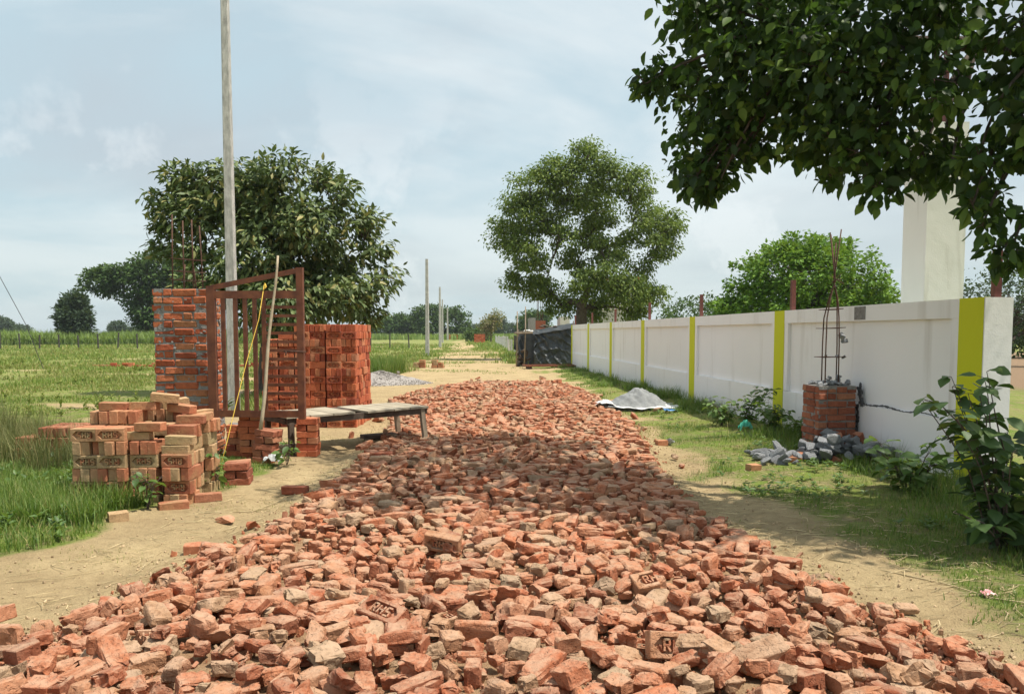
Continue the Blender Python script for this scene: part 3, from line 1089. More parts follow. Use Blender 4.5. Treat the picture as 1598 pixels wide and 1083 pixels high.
# far stacks by the track
def far_stack(x, y, nx, ny, nz, lab):
    mb = MB()
    rnd = random.Random(int(x * 7))
    root = empty('brick_stack', (x, y, 0), R(4), lab, 'brick stack', 'brick stacks')
    for k in range(nz):
        for i in range(nx):
            for j in range(ny):
                if 0 < i < nx - 1 and j > 0 and k < nz - 1:
                    continue
                g = 0.012
                mb.box((i * 0.24 + g, j * 0.24 + g + rnd.uniform(-.01, .01), k * 0.113 + 0.004), (i * 0.24 + 0.24 - g, j * 0.24 + 0.24 - g, k * 0.113 + 0.108))
    o = mb.build('bricks', M['brick_stack'], root)
    o['kind'] = 'stuff'


far_stack(-5.0, 102, 6, 4, 11, 'far red brick stack in the middle of the track')
far_stack(-13.4, 160, 9, 4, 9, 'farthest long low red brick stack by the trees')


# ------------------------------------------------------------------ brick pillars
def laid_pillar(root, wx, wy, courses, pitch, bs, seed, gap=0.011, joint_rough=0.006):
    """hollow perimeter of bricks laid flat round a mortar core; origin at the centre of the foot"""
    rnd = random.Random(seed)
    mb = MB()
    zt = courses * pitch
    nseg = courses * 2
    for s in range(nseg):                                   # core with uneven, recessed joints
        e = rnd.uniform(0.003, 0.013)
        mb.box((-wx / 2 + e, -wy / 2 + e, s * zt / nseg), (wx / 2 - e, wy / 2 - e, (s + 1) * zt / nseg))
    mb.build('mortar', M['mortar'], root)
    for k in range(courses):
        z = (k + 0.5) * pitch
        bh = pitch - gap
        for side in range(4):
            Lf = wx if side % 2 == 0 else wy
            dep = wy if side % 2 == 0 else wx
            # cut lengths: alternate stretcher starts
            own = (k + side) % 2 == 0                       # this side owns both corners on alternate courses
            a0, a1 = (-Lf / 2, Lf / 2) if own else (-Lf / 2 + BW, Lf / 2 - BW)
            x = a0
            first = True
            while x < a1 - 0.03:
                ln = BL if rnd.random() > 0.22 else BW
                if first and rnd.random() < 0.4:
                    ln = BW
                first = False
                ln = min(ln, a1 - x)
                if a1 - (x + ln) < 0.05:
                    ln = a1 - x
                me = rnd.choice(bs['plain'])
                cx = x + ln / 2
                proud = rnd.uniform(-0.003, 0.013)
                pos = Vector((cx, -dep / 2 + BW / 2 - proud, z + rnd.uniform(-.005, .005)))
                rz = side * math.pi / 2
                p = Matrix.Rotation(rz, 3, 'Z') @ pos
                e = Matrix.Rotation(rz + rnd.gauss(0, .012), 3, 'Z') @ Matrix.Rotation(rnd.gauss(0, .012), 3, 'Y') @ Matrix.Rotation(-math.pi / 2, 3, 'X')
                place('brick', me, root, p, e.to_euler(), ((ln - gap) / BL, bh / BH, 1.0))
                x += ln
        # a dab of squeezed-out mortar here and there
    return root


gp = empty('gate_pillar', (-3.775, 9.02, 0), R(1), 'tall rough brick gate pillar with grey mortar joints beside the gate', 'pillar')
laid_pillar(gp, 0.60, 0.52, 22, 0.0885, B_PILLAR, 71, 0.013)
mb = MB()
_r = random.Random(8)
for k in range(60):
    lump(mb, (_r.uniform(-.29, .29), -0.262, _r.uniform(0.1, 1.9)), (_r.uniform(.008, .03), 0.008, _r.uniform(.008, .02)), k, n=0)
for k in range(60):
    lump(mb, (0.302, _r.uniform(-.24, .24), _r.uniform(0.1, 1.9)), (0.012, _r.uniform(.012, .03), _r.uniform(.012, .04)), 200 + k, n=0)
mb.build('mortar_squeeze', M['mortar'], gp)
rc = 0
for (x, y, h, lx) in ((-0.13, -0.12, 0.86, 0.01), (-0.09, 0.10, 0.82, 0.0), (-0.04, -0.02, 0.30, 0.01), (0.11, -0.12, 0.80, -0.01), (0.14, 0.08, 0.76, -0.03), (0.05, 0.12, 0.34, -0.05)):
    MB().tube([(x, y, 1.90), (x + lx * 0.4, y, 1.95 + h * 0.5), (x + lx, y + 0.01, 1.94 + h)], 0.0085, 6).build('rebar', M['rebar'], gp, True)
for z in (2.06, 2.16, 2.30):
    q = 0.15
    MB().tube([(-q, -q, z), (q, -q, z - 0.03), (q, q, z), (-q, q, z + 0.02), (-q, -q, z)], 0.005, 5).build('stirrup', M['rebar'], gp, True)

# half-demolished pillar against the wall
WALL_A = math.atan2(1, -0.07)                               # direction along the wall
bp = empty('broken_pillar', (3.77, 9.12, 0), R(4), 'half-demolished brick pillar with grey rubble on top against the white wall', 'pillar')
laid_pillar(bp, 0.45, 0.42, 10, 0.083, B_DARK, 72)
mb = MB()
for k in range(26):
    lump(mb, (_r.uniform(-.19, .19), _r.uniform(-.18, .18), 0.835 + _r.uniform(0, .03)), (_r.uniform(.03, .06), _r.uniform(.03, .06), _r.uniform(.015, .035)), 400 + k)
for (x, y) in ((-0.07, -0.10), (0.05, -0.1)):
    for q in range(4):
        lump(mb, (x + _r.uniform(-.03, .03), y, 0.88 + _r.uniform(-.01, .05)), (0.03, 0.03, 0.028), 450 + q + int(x * 100))
mb.build('broken_concrete', M['concrete_rubble'], bp)
bars = [((-0.11, -0.12), (-0.05, -0.03), 2.62), ((-0.05, 0.09), (-0.01, 0.03), 2.60), ((0.05, -0.12), (0.03, -0.02), 2.50), ((0.12, 0.07), (0.10, 0.0), 2.66)]
for (a, b, h) in bars:
    MB().tube([(a[0], a[1], 0.8), (a[0], a[1], 1.3), (a[0] * 0.9, a[1] * .9, 1.62), (a[0] * 0.55 + 0.02, a[1] * 0.5, 1.85), (0.035 - a[0] * 0.12, -a[1] * 0.1, 2.06), (b[0], b[1], h)], 0.0075, 6).build('rebar', M['rebar'], bp, True)
for z, q in ((1.16, 0.13), (1.50, 0.12), (1.72, 0.10)):
    MB().tube([(-q, -q, z), (q, -q, z + 0.01), (q, q, z), (-q, q, z), (-q, -q, z)], 0.0045, 5).build('stirrup', M['rebar'], bp, True)
mb = MB()
for k, (x, z, s) in enumerate(((0.10, 1.40, .05), (0.12, 1.36, .045), (0.09, 1.43, .03), (-0.10, 1.18, .02), (0.04, 1.17, .028), (0.12, 1.165, .026))):
    lump(mb, (x, -0.10, z), (s * 0.9, s, s), 480 + k)
mb.build('clinging_mortar', M['concrete_rubble'], bp)
mb = MB()
for (a, b) in (((-0.05, -0.05, 2.12), (0.13, -0.04, 2.02)), ((-0.04, -0.03, 2.0), (0.09, -0.05, 2.14)), ((-0.03, -0.04, 2.05), (0.10, -0.03, 2.08))):
    mb.tube([a, b], 0.004, 5)
mb.build('tie_wire', M['rebar'], bp)

# ------------------------------------------------------------------ white boundary wall
WY0, WY1, WH = 6.88, 31.97, 1.765
wl = empty('boundary_wall', (float(wall_x(WY0)), WY0, 0), WALL_A, 'long white boundary wall with lime-yellow pilasters and sunken panels', 'wall')
_c = 1 / math.cos(math.atan(0.07))
LEN = (WY1 - WY0) * _c
pil = [(y - WY0) * _c for y in (7.06, 11.27, 15.46, 19.6, 23.7, 27.8, 31.8)]
MB().box((0.004, -0.21, -0.15), (LEN, -0.05, WH - 0.004)).build('wall_core', M['wall_white'], wl)
for k in range(6):
    a, b = pil[k] + 0.171, pil[k + 1] - 0.171
    if k == 0:
        # the dado here is cracked along its upper edge
        MB().box((a, -0.052, -0.15), (b, 0.0, 0.615)).build('dado', M['wall_white'], wl)
    else:
        MB().box((a, -0.052, -0.15), (b, 0.0, 0.62)).build('dado', M['wall_white'], wl)
    MB().box((a, -0.053, 1.585), (b, 0.001, WH)).build('coping', M['wall_white'], wl)
    MB().box((a, -0.0535, 0.6205), (a + 0.12, -0.0015, 1.5845)).build('panel_edge', M['wall_white'], wl)
    MB().box((b - 0.12, -0.0535, 0.6205), (b, -0.0015, 1.5845)).build('panel_edge', M['wall_white'], wl)
for k, p in enumerate(pil):
    MB().box((p - 0.170, -0.054, -0.15), (p + 0.170, 0.006, WH + 0.002)).build('pilaster', M['wall_yellow'], wl)
MB().box((-0.004, -0.26, -0.15), (pil[0] - 0.171, 0.003, WH)).build('end_post', M['wall_white'], wl)
# crack along the first panel and the scar where the pillar was torn off
mb = MB()
_r = random.Random(15)
xs = np.linspace(0.62, 2.11, 66)
for q, x in enumerate(xs):
    s = 0.006 + 0.016 * (x - 0.62) / 1.4 * _r.uniform(0.3, 1.6)
    lump(mb, (x, -0.004, 0.628 + 0.012 * math.sin(x * 9)), (0.02, 0.008, s), 800 + q, n=0)
mb.build('crack', M['crack'], wl)
mb = MB()
for q in range(70):
    z = _r.uniform(0.02, 0.86)
    lump(mb, (2.135 + _r.uniform(-.03, .03) - (0.10 * max(0, (0.85 - z) / 0.25 * 0.9 if z > 0.6 else 0)), -0.005, z), (0.03, 0.02, 0.035), 900 + q, n=0)
mb.build('torn_edge', M['crack'], wl)
mb = MB()
mb.box((2.02, -0.02, 1.60), (2.27, 0.0045, 1.752))
mb.build('mortar_patch', M['mortar'], wl)
for p in pil[:4]:
    q = MB().box((p - 0.03 - 0.12, -0.17, WH - 0.02), (p + 0.03 - 0.12, -0.11, WH + (0.42 if p == pil[0] else 0.44))).build('fence_post', M['rust_post'], wl)
for p in pil[4:]:
    MB().box((p - 0.03, -0.17, WH - 0.02), (p + 0.03, -0.11, WH + 0.40)).build('fence_post', M['rust_post'], wl)

# white column behind the wall
cl = empty('white_column', (5.31, 9.79, 0), 0, 'tall plain whitewashed square column behind the white wall', 'column')
MB().box((-0.24, -0.285, -0.1), (0.24, 0.285, 4.0)).build('shaft', M['column_white'], cl)
mb = MB()
for s in (-1, 1):
    mb.box((0.02 + s * 0.075 - 0.012, -0.05, 3.9), (0.02 + s * 0.075 + 0.012, 0.05, 6.4))
for k in range(9):
    mb.bar((0.02 - 0.07, 0, 4.05 + k * 0.25), (0.02 + 0.07, 0, 4.2 + k * 0.25), 0.02, 0.02)
mb.build('steel_upright', M['rust_post'], cl)

# ------------------------------------------------------------------ rubble round the broken pillar
chunk = []
for k in range(9):
    mb = MB()
    lump(mb, (0, 0, 0), (1, 1, 0.72), 1200 + k, n=1, jag=0.2)
    chunk.append(mb.mesh('concrete_chunk', M['concrete_rubble']))
_r = random.Random(33)
for k in range(130):
    a = _r.uniform(0, 1)
    x = 2.72 + 1.3 * a + _r.gauss(0, 0.07)
    y = 8.60 + _r.gauss(0, 0.19) - 0.18 * a
    if k > 100:
        x, y = _r.uniform(3.6, 4.0), _r.uniform(8.25, 8.75)
    x = min(x, float(wall_x(y)) - 0.07)
    s = _r.uniform(0.04, 0.10) if k > 14 else _r.uniform(0.10, 0.14)
    z = float(ground_z(x, y)) + s * 0.5 + max(0, 0.22 * math.exp(-((x - 3.62) / 0.25) ** 2)) * _r.random()
    o = place('concrete_chunk', chunk[k % 9], None, (x, y, z), (_r.uniform(-.6, .6), _r.uniform(-.6, .6), _r.uniform(0, 6)), (s * 1.15, s * _r.uniform(0.6, 0.95), s * _r.uniform(0.5, 0.85)))
    tag(o, 'large grey concrete lump in the rubble at the broken pillar' if s > 0.098 else ('fist-sized grey concrete chunk in the rubble at the broken pillar' if s > 0.065 else 'small grey concrete chip in the rubble at the broken pillar'), 'rubble', 'concrete chunks around the broken pillar')
for k, (x, y, z, rx, ry, rz, lab) in enumerate([
        (3.86, 8.50, 0.16, 0.4, 0.25, 0.5, 'whole red brick lying tilted on top of the rubble'),
        (3.90, 8.36, 0.09, 0.1, -0.15, -0.5, 'long red brick at the right foot of the rubble'),
        (3.74, 8.66, 0.20, 0.9, 1.0, 0.5, 'dusty grey-faced brick leaning on the broken pillar'),
        (3.93, 8.62, 0.22, 0.2, 1.1, 0.6, 'brick standing on end between broken pillar and wall'),
        (3.08, 8.42, 0.05, 0.0, 0.03, -0.2, 'red brick flat at the left tip of the rubble'),
        (3.22, 8.55, 0.07, 0.1, -0.2, 0.3, 'red brick tilted behind the left tip of the rubble'),
        (3.56, 8.28, 0.05, 0.5, 0.2, 0.8, 'pale orange brick half in front of the rubble'),
        (3.98, 8.22, 0.05, 0.2, 0.0, -0.3, 'dark brick half-buried under the plant by the rubble')]):
    o = place('loose_brick', B_DARK['plain'][k % 4], None, (x, y, z), (rx + math.pi / 2, ry, rz))
    tag(o, lab, 'brick', 'loose bricks in the rubble')

# ------------------------------------------------------------------ steel gate
G0 = Vector((-3.42, 8.66, 0))
ga = empty('steel_gate', (G0.x, G0.y, 0.50), R(-3), 'red-oxide steel gate leaf with slanted top bar propped beside the pillar', 'gate')
GW = 1.10


def gbar(name, a, b, w=0.045, d=0.035):
    return MB().bar(a, b, w, d, 0, up=(0, 1, 0)).build(name, M['rust_paint'], ga)


def fl(x0, x1, z0, z1, d=0.035, name='bar', y=0.0):
    return MB().box((x0, y - d / 2, z0), (x1, y + d / 2, z1)).build(name, M['rust_paint'], ga)


fl(0.0, 0.095, 0.0, 1.47, 0.05, 'hinge_stile')
fl(GW - 0.075, GW, -0.02, 1.67, 0.055, 'lock_stile')
fl(0.0955, GW - 0.0755, 1.33, 1.415, 0.04, 'top_rail')
fl(0.0955, GW - 0.0755, 0.0, 0.075, 0.04, 'bottom_rail')
MB().bar((0.05, 0.0, 1.45), (GW - 0.076, 0.0, 1.635), 0.036, 0.055, 0, up=(0, 0, 1)).build('sloping_rail', M['rust_paint'], ga)
for x in (0.16, 0.30, 0.41, 0.52):
    fl(x, x + 0.045, 0.0755, 1.3295, 0.028, 'upright')
fl(0.625, 0.668, 0.0755, 1.3295, 0.03, 'middle_stile')
for k in range(12):
    z = 0.075 + (k + 1) * 1.255 / 13
    fl(0.6685, GW - 0.0755, z - 0.017, z + 0.017, 0.022, 'crossbar')
MB().tube([(GW - 0.22, -0.045, 0.745), (GW + 0.03, -0.045, 0.735)], 0.009, 7).tube([(GW - 0.19, -0.045, 0.745), (GW - 0.19, -0.07, 0.70)], 0.008, 6).build('sliding_bolt', M['rebar'], ga, True)
# bamboo leaning on the gate
bm_ = MB()
P = [Vector((-2.77, 8.42, 0.385)).lerp(Vector((-2.60, 8.60, 2.30)), t) + Vector((0.008 * math.sin(t * 9), 0, 0)) for t in np.linspace(0, 1, 15)]
bm_.tube(P, [0.021 - 0.009 * t + (0.002 if i % 3 == 0 else 0) for i, t in enumerate(np.linspace(0, 1, 15))], 8)
o = bm_.build('bamboo_pole', M['bamboo'], None, True)
tag(o, 'pale thin bamboo pole leaning against the steel gate', 'pole')
pts = [(-2.755, 8.60, 1.98), (-2.79, 8.50, 1.6), (-2.86, 8.25, 1.1), (-2.90, 8.05, 0.7), (-2.93, 7.85, 0.33), (-2.96, 7.7, 0.05)]
o = MB().tube(pts, 0.0042, 6).tube([(-2.755, 8.62, 2.0), (-2.735, 8.60, 1.96), (-2.75, 8.58, 1.93)], 0.008, 6).build('yellow_rope', M['rope'], None, True)
tag(o, 'thin yellow rope hanging from the gate to the ground', 'rope')

# ------------------------------------------------------------------ plank bench
BA, BB = Vector((-2.62, 9.0, 0)), Vector((-1.16, 10.25, 0))
bd = (BB - BA)
blen = bd.length
be = empty('plank_bench', BA, math.atan2(bd.y, bd.x), 'weathered plank bench with pale boards standing across the path', 'bench')
BWD, BZ = 0.72, 0.44
for (name, y) in (('rail', 0.03), ('rail', BWD - 0.03)):
    MB().box((-0.02, y - 0.025, BZ - 0.075), (blen + 0.03, y + 0.025, BZ)).build(name, M['dark_wood'], be)
MB().box((-0.03, 0.056, BZ - 0.07), (0.02, BWD - 0.056, BZ - 0.01)).build('end_rail', M['dark_wood'], be)
MB().box((blen - 0.02, 0.056, BZ - 0.07), (blen + 0.02, BWD - 0.056, BZ - 0.01)).build('end_rail', M['old_wood'], be)
for (x, y, dx, dy, m) in ((0.03, 0.03, 0.0, -0.02, 'dark_wood'), (blen - 0.04, 0.03, 0.03, -0.05, 'old_wood'), (0.03, BWD - 0.03, 0, 0.03, 'dark_wood'), (blen - 0.04, BWD - 0.03, 0.09, 0.05, 'old_wood')):
    MB().bar((x + dx, y + dy, -0.03), (x, y, BZ - 0.005), 0.062, 0.055, 0, up=(0, 1, 0)).build('leg', M[m], be)
M['pale_plank'] = simple_mat('pale_plank', (0.29, 0.25, 0.185), (0.42, 0.37, 0.28), 5, 0.9, 0.4, 60, island=0.15)
_r = random.Random(2)
x = -0.04
k = 0
while x < blen + 0.03:
    w = _r.uniform(0.12, 0.17)
    if not (0.80 < x + w / 2 < 1.02):
        e = _r.uniform(-0.03, 0.03)
        sag = -0.012 if x < 0.8 else 0.0
        MB().box((x, -0.045 + e, BZ + 0.002 + sag * 0), (x + w - 0.006, BWD + 0.045 + e, BZ + 0.024 + _r.uniform(0, .004))).build('plank', M['pale_plank'], be)
    else:
        MB().box((x, 0.25 + _r.uniform(0, .1), BZ + 0.001), (x + w - 0.008, BWD + 0.04, BZ + 0.018)).build('plank', M['dark_wood'], be)
    x += w
    k += 1
# short dark timber lying under the bench
for (a, b, r_, lab) in (((-2.02, 10.3, 0.05), (-1.62, 10.55, 0.05), 0.045, 'dark rotten board lying flat on the earth under the bench'),):
    o = MB().bar(a, b, 0.16, 0.05).build('wood_board', M['dark_wood'])
    tag(o, lab, 'board')


# ------------------------------------------------------------------ concrete poles
def pole(x, y, h, w, lab, lean=0.0, n=1):
    root = empty('concrete_pole', (x, y, -0.05), R(random.uniform(-4, 4)), lab, 'pole', 'roadside concrete poles')
    mb = MB()
    for k in range(8):
        z0, z1 = h * k / 8, h * (k + 1) / 8
        t0, t1 = 1 - 0.35 * k / 8, 1 - 0.35 * (k + 1) / 8
        P = []
        for (z, t) in ((z0, t0), (z1, t1)):
            a, b = w * t / 2, w * t * 0.42
            c = 0.014
            P += [(-a + c + lean * z, -b, z), (a - c + lean * z, -b, z), (a + lean * z, -b + c, z), (a + lean * z, b - c, z), (a - c + lean * z, b, z), (-a + c + lean * z, b, z), (-a + lean * z, b - c, z), (-a + lean * z, -b + c, z)]
        mb.add(P, [(q, (q + 1) % 8, 8 + (q + 1) % 8, 8 + q) for q in range(8)] + ([tuple(range(8, 16))] if k == 7 else []))
    mb.build('shaft', M['pole'], root)


pole(-5.08, 14.0, 8.6, 0.185, 'tall concrete pole rising out of the picture behind the gate')
pole(-5.17, 47, 5.95, 0.24, 'concrete pole beside the track, nearest of the row of four')
pole(-7.06, 75.6, 5.95, 0.26, 'concrete pole second in the row along the track')
pole(-10.1, 112, 6.3, 0.27, 'concrete pole third in the row along the track')
pole(-12.55, 150, 6.4, 0.32, 'concrete pole farthest in the row along the track')

# ------------------------------------------------------------------ tarpaulin shed
sh = empty('tarp_shed', (1.7, 33.2, 0), R(-2), 'low shed wrapped in black tarpaulin at the far end of the wall', 'shed')


def sheet(fn, nu, nv, name, mat, parent, smooth=True):
    u, v = np.meshgrid(np.linspace(0, 1, nu), np.linspace(0, 1, nv))
    X, Y, Z = fn(u, v)
    V = np.stack([X, Y, Z], -1).reshape(-1, 3)
    i = np.arange(nu * nv).reshape(nv, nu)
    F = np.stack([i[:-1, :-1], i[:-1, 1:], i[1:, 1:], i[1:, :-1]], -1).reshape(-1, 4)
    return place(name, fast_mesh(name, V, F, mat, smooth), parent)


def front_tarp(u, v):
    x = -0.75 + 1.66 * u
    top = 1.44 + 0.30 * u + 0.03 * np.sin(u * 9)
    z = v * top + 0.02
    # swags hanging between the top corners and creases running down from the left corner
    w1, w2 = fbm(u * 3, v * 3, 1.0, 5), fbm(u * 2.2 + 5, v * 1.4, 1.0, 15)
    arc = v + 0.9 * (u - 0.35 - 0.25 * w2) ** 2 + 0.34 * w1
    saw = (arc * 3.6) % 1.0
    f = 0.075 * np.where(saw < 0.3, saw / 0.3, (1 - saw) / 0.7) ** 1.5 * np.clip(2.2 * w2 - 0.55, 0, 1) * np.sin(np.pi * np.clip(v, 0.05, 1))
    diag = (u * 1.3 + v * 0.9 + 0.3 * w1) * 3.1 % 1.0
    f = f + 0.06 * np.exp(-((diag - 0.5) / 0.12) ** 2) * np.clip(1.5 * w1 - 0.3, 0, 1)
    ang = np.arctan2(1.05 - v, u + 0.05)
    f = f + 0.045 * np.abs(np.sin(ang * 9 + 2 * fbm(u * 2, v * 2, 1, 3))) * np.clip(1.2 - u * 1.4, 0, 1)
    f = f + 0.05 * (fbm(u * 9, v * 7, 1.2, 9) - 0.5)
    return x, -0.50 - 1.7 * f, z


sheet(front_tarp, 120, 80, 'front_tarp', M['tarp'], sh)


def roof_tarp(u, v):
    x = -0.80 + 1.78 * u
    y = -0.66 + 1.95 * v
    z = 1.46 + 0.30 * u + 0.10 * np.sin(np.pi * v) + 0.09 * (fbm(u * 6, v * 6, 1, 3) - 0.5) - 0.10 * (v < 0.03)
    return x, y, z


sheet(roof_tarp, 30, 30, 'roof_tarp', M['tarp'], sh)
sheet(lambda u, v: (0.90 + 0.04 * np.sin(8 * v + 5 * u), -0.5 + 1.7 * u, v * 1.74 + 0 * u), 16, 16, 'side_tarp', M['tarp'], sh)
sheet(lambda u, v: (-1.45 + 2.3 * u, 1.25 + 0.06 * np.sin(16 * u), v * 1.45), 24, 12, 'back_tarp', M['tarp'], sh)
sheet(lambda u, v: (-1.62 + 0.42 * u, -0.3 + 0.10 * np.sin(7 * u + 3 * v), 0.75 + v * 0.62 - 0.1 * np.sin(3 * u)), 12, 12, 'hanging_cloth', M['tarp'], sh)
for (x, y, h, lx) in ((-1.50, -0.45, 2.35, 0.04), (-1.16, -0.5, 2.55, 0.05), (-0.74, -0.48, 1.52, 0), (0.86, -0.5, 1.95, 0.06), (-1.45, 1.0, 1.6, 0)):
    MB().tube([(x, y, -0.05), (x + lx * 0.5 + 0.02, y, h * 0.5), (x + lx, y, h)], [0.032, 0.03, 0.022], 7).build('post', M['dark_wood'] if h < 2 else M['old_wood'], sh, True)
MB().tube([(-1.6, -0.5, 1.42), (-0.7, -0.55, 1.44), (0.95, -0.55, 1.74)], 0.03, 6).build('roof_pole', M['old_wood'], sh, True)
MB().tube([(-1.6, 0.9, 1.45), (0.95, 0.9, 1.74)], 0.03, 6).build('roof_pole', M['old_wood'], sh, True)
mb = MB()
for k in range(7):
    lump(mb, (-1.15 + 0.09 * k, -0.35, 1.50 + 0.03 * math.sin(k)), (0.10, 0.12, 0.055), 60 + k)
mb.build('white_sack', M['white_sheet'], sh, True)
mb = MB()
for k in range(9):
    lump(mb, (random.uniform(-.5, .8), random.uniform(-.4, .5), 1.66 + random.uniform(0, .12)), (0.14, 0.12, 0.06), 90 + k)
mb.build('roof_clutter', M['dark_wood'], sh, True)
mb = MB()
for k in range(14):
    lump(mb, (random.uniform(-1.5, -0.85), random.uniform(-.35, .3), random.uniform(0.05, 0.75)), (random.uniform(.06, .14), .1, random.uniform(.05, .12)), 130 + k)
mb.build('stored_clutter', [M['dark_wood']], sh)

# gate leaf lying on the ground before the shed
gl = empty('steel_gate', (0.55, 30.4, 0.13), R(8), 'rusty steel gate leaf lying flat before the black tarp shed', 'gate')
for (a, b) in (((0, 0, 0), (2.1, 0, 0)), ((0, 1.0, 0), (2.1, 1.0, 0.02)), ((0.02, 0.03, 0), (0.02, 0.97, 0)), ((2.08, 0.03, 0), (2.08, 0.97, 0)), ((1.05, 0.03, 0), (1.05, 0.97, 0))):
    MB().bar(a, b, 0.06, 0.05).build('rail', M['rust_paint'], gl)
for k in range(9):
    MB().bar((0.05, 0.1 + k * 0.1, 0), (2.05, 0.1 + k * 0.1, 0), 0.05, 0.025).build('bar', M['rust_paint'], gl)
for x in (0.2, 1.9):
    MB().box((x - 0.06, 0.1, -0.13), (x + 0.06, 0.9, -0.027)).build('prop_block', M['dark_wood'], gl)

# ------------------------------------------------------------------ sand heap and gravel heap
hs = empty('sand_heap', (2.42, 14.75, 0), 0, 'heap of grey sand on a white plastic sheet beside the wall', 'heap')


def cone(u, v, rx, ry, h, seed, rough):
    a = u * 2 * np.pi
    r = v
    X = rx * r * np.cos(a)
    Y = ry * r * np.sin(a)
    Z = h * np.clip(1 - r ** 1.6, 0, 1) * (0.78 + 0.5 * (fbm(X + 7, Y + 2, 1.8, seed + 2) - 0.3)) + rough * (fbm(X + 3, Y + 3, 4.0, seed) - 0.5) * (1 - r * 0.6) - 0.01
    return X, Y, Z


sheet(lambda u, v: cone(u, v, 0.72, 0.58, 0.38, 3, 0.32), 110, 56, 'sand', M['sand_grey'], hs)
sheet(lambda u, v: (-0.72 + 1.40 * u + 0.09 * np.sin(9 * v + u * 4), -0.70 + 0.8 * v + 0.10 * np.sin(u * 11) + 0.05 * np.sin(u * 27), 0.035 + 0.10 * fbm(u * 7, v * 7, 1, 6) * (0.4 + np.abs(u - 0.5))), 50, 36, 'plastic_sheet', M['white_sheet'], hs)
sheet(lambda u, v: (-0.95 + 0.55 * u, -0.52 + 0.5 * v, 0.04 + 0.20 * fbm(u * 4, v * 4, 1, 16) * np.sin(np.pi * u)), 24, 20, 'sheet_fold', M['white_sheet'], hs)
o = sheet(lambda u, v: (2.72 + 0.22 * u, 13.55 + 0.2 * v, 0.03 + 0.09 * fbm(u * 4, v * 4, 1, 26)), 10, 10, 'blue_plastic', M['blue_plastic'], None)
tag(o, 'small crumpled blue plastic scrap in front of the sand heap', 'plastic scrap')
hg = empty('gravel_heap', (-3.75, 22.0, 0), 0, 'low spread heap of grey gravel right of the tall brick stack', 'heap')
sheet(lambda u, v: cone(u, v, 1.35, 1.1, 0.36, 13, 0.10), 50, 24, 'bed', M['gravel'], hg)
SV, SF, off = [], [], 0
mbx = MB()
lump(mbx, (0, 0, 0), (1, 1, 0.8), 5, n=0)
gv = np.array([tuple(v) for v in mbx.v], np.float32)
gf = np.array(mbx.f, np.int32)
for k in range(2600):
    a, r = RNG.random() * 6.283, RNG.random() ** 0.6 * 1.08
    x, y = 1.38 * r * math.cos(a), 1.15 * r * math.sin(a)
    z = max(0.36 * max(0, 1 - r), 0.0) + 0.005
    s = RNG.uniform(0.012, 0.03)
    SV.append(gv @ euler_m(*(RNG.random(3) * 6)).T * s + np.array((x, y, z), np.float32))
    SF.append(gf + off)
    off += len(gv)
o = place('gravel', fast_mesh('gravel', np.concatenate(SV), np.concatenate(SF), M['gravel']), hg)
o['kind'] = 'stuff'


# ------------------------------------------------------------------ foliage
LEAF2 = (np.array([(0, 0, 0), (0.42, 0.30, 0.07), (0.42, -0.30, 0.07), (1, 0, -0.06)], np.float32), np.array([(0, 2, 3), (0, 3, 1)], np.int32))
LEAF6 = (np.array([(0, 0, 0), (0.20, 0.24, 0.05), (0.50, 0.32, 0.08), (0.80, 0.19, 0.03), (1.06, 0, -0.10), (0.80, -0.19, 0.03), (0.50, -0.32, 0.08), (0.20, -0.24, 0.05), (0.5, 0, 0.0)], np.float32),
         np.array([(0, 8, 1), (1, 8, 2), (2, 8, 3), (3, 8, 4), (4, 8, 5), (5, 8, 6), (6, 8, 7), (7, 8, 0)], np.int32))
WIDE6 = (LEAF6[0] * np.array((1.0, 1.35, 1.0), np.float32), LEAF6[1])
LONG6 = (LEAF6[0] * np.array((1.0, 0.68, 0.9), np.float32), LEAF6[1])


def unit(a):
    return a / np.maximum(np.linalg.norm(a, axis=-1, keepdims=True), 1e-6)


def leaf_frames(axis, normal):
    a = unit(axis)
    s = unit(np.cross(normal, a))
    n = np.cross(a, s)
    return a, s, n


def leaves_mesh(name, C, axis, normal, size, tmpl, mat):
    T, F = tmpl
    a, s, n = leaf_frames(axis, normal)
    S = np.asarray(size).reshape(-1, 1, 1)
    V = C[:, None, :] + S * (T[None, :, 0:1] * a[:, None, :] + T[None, :, 1:2] * s[:, None, :] + T[None, :, 2:3] * n[:, None, :])
    k = len(T)
    FF = (F[None] + (np.arange(len(C)) * k)[:, None, None]).reshape(-1, 3)
    return fast_mesh(name, V.reshape(-1, 3), FF, mat, smooth=len(T) > 4)


def rand_unit(n, rng):
    return unit(rng.normal(size=(n, 3)))


def limb(mb, a, b, r0, r1, rng, n=6, wob=0.06, sides=6, lift=0.15):
    a, b = np.asarray(a, float), np.asarray(b, float)
    L = np.linalg.norm(b - a)
    w = rng.normal(size=3) * wob * L
    pts, rad = [], []
    for k in range(n + 1):
        t = k / n
        p = a + (b - a) * t + w * math.sin(math.pi * t) + np.array((0, 0, lift * L * math.sin(math.pi * t) * 0.5))
        pts.append(p)
        rad.append(r0 + (r1 - r0) * t)
    mb.tube(pts, rad, sides, caps=False)
    return pts


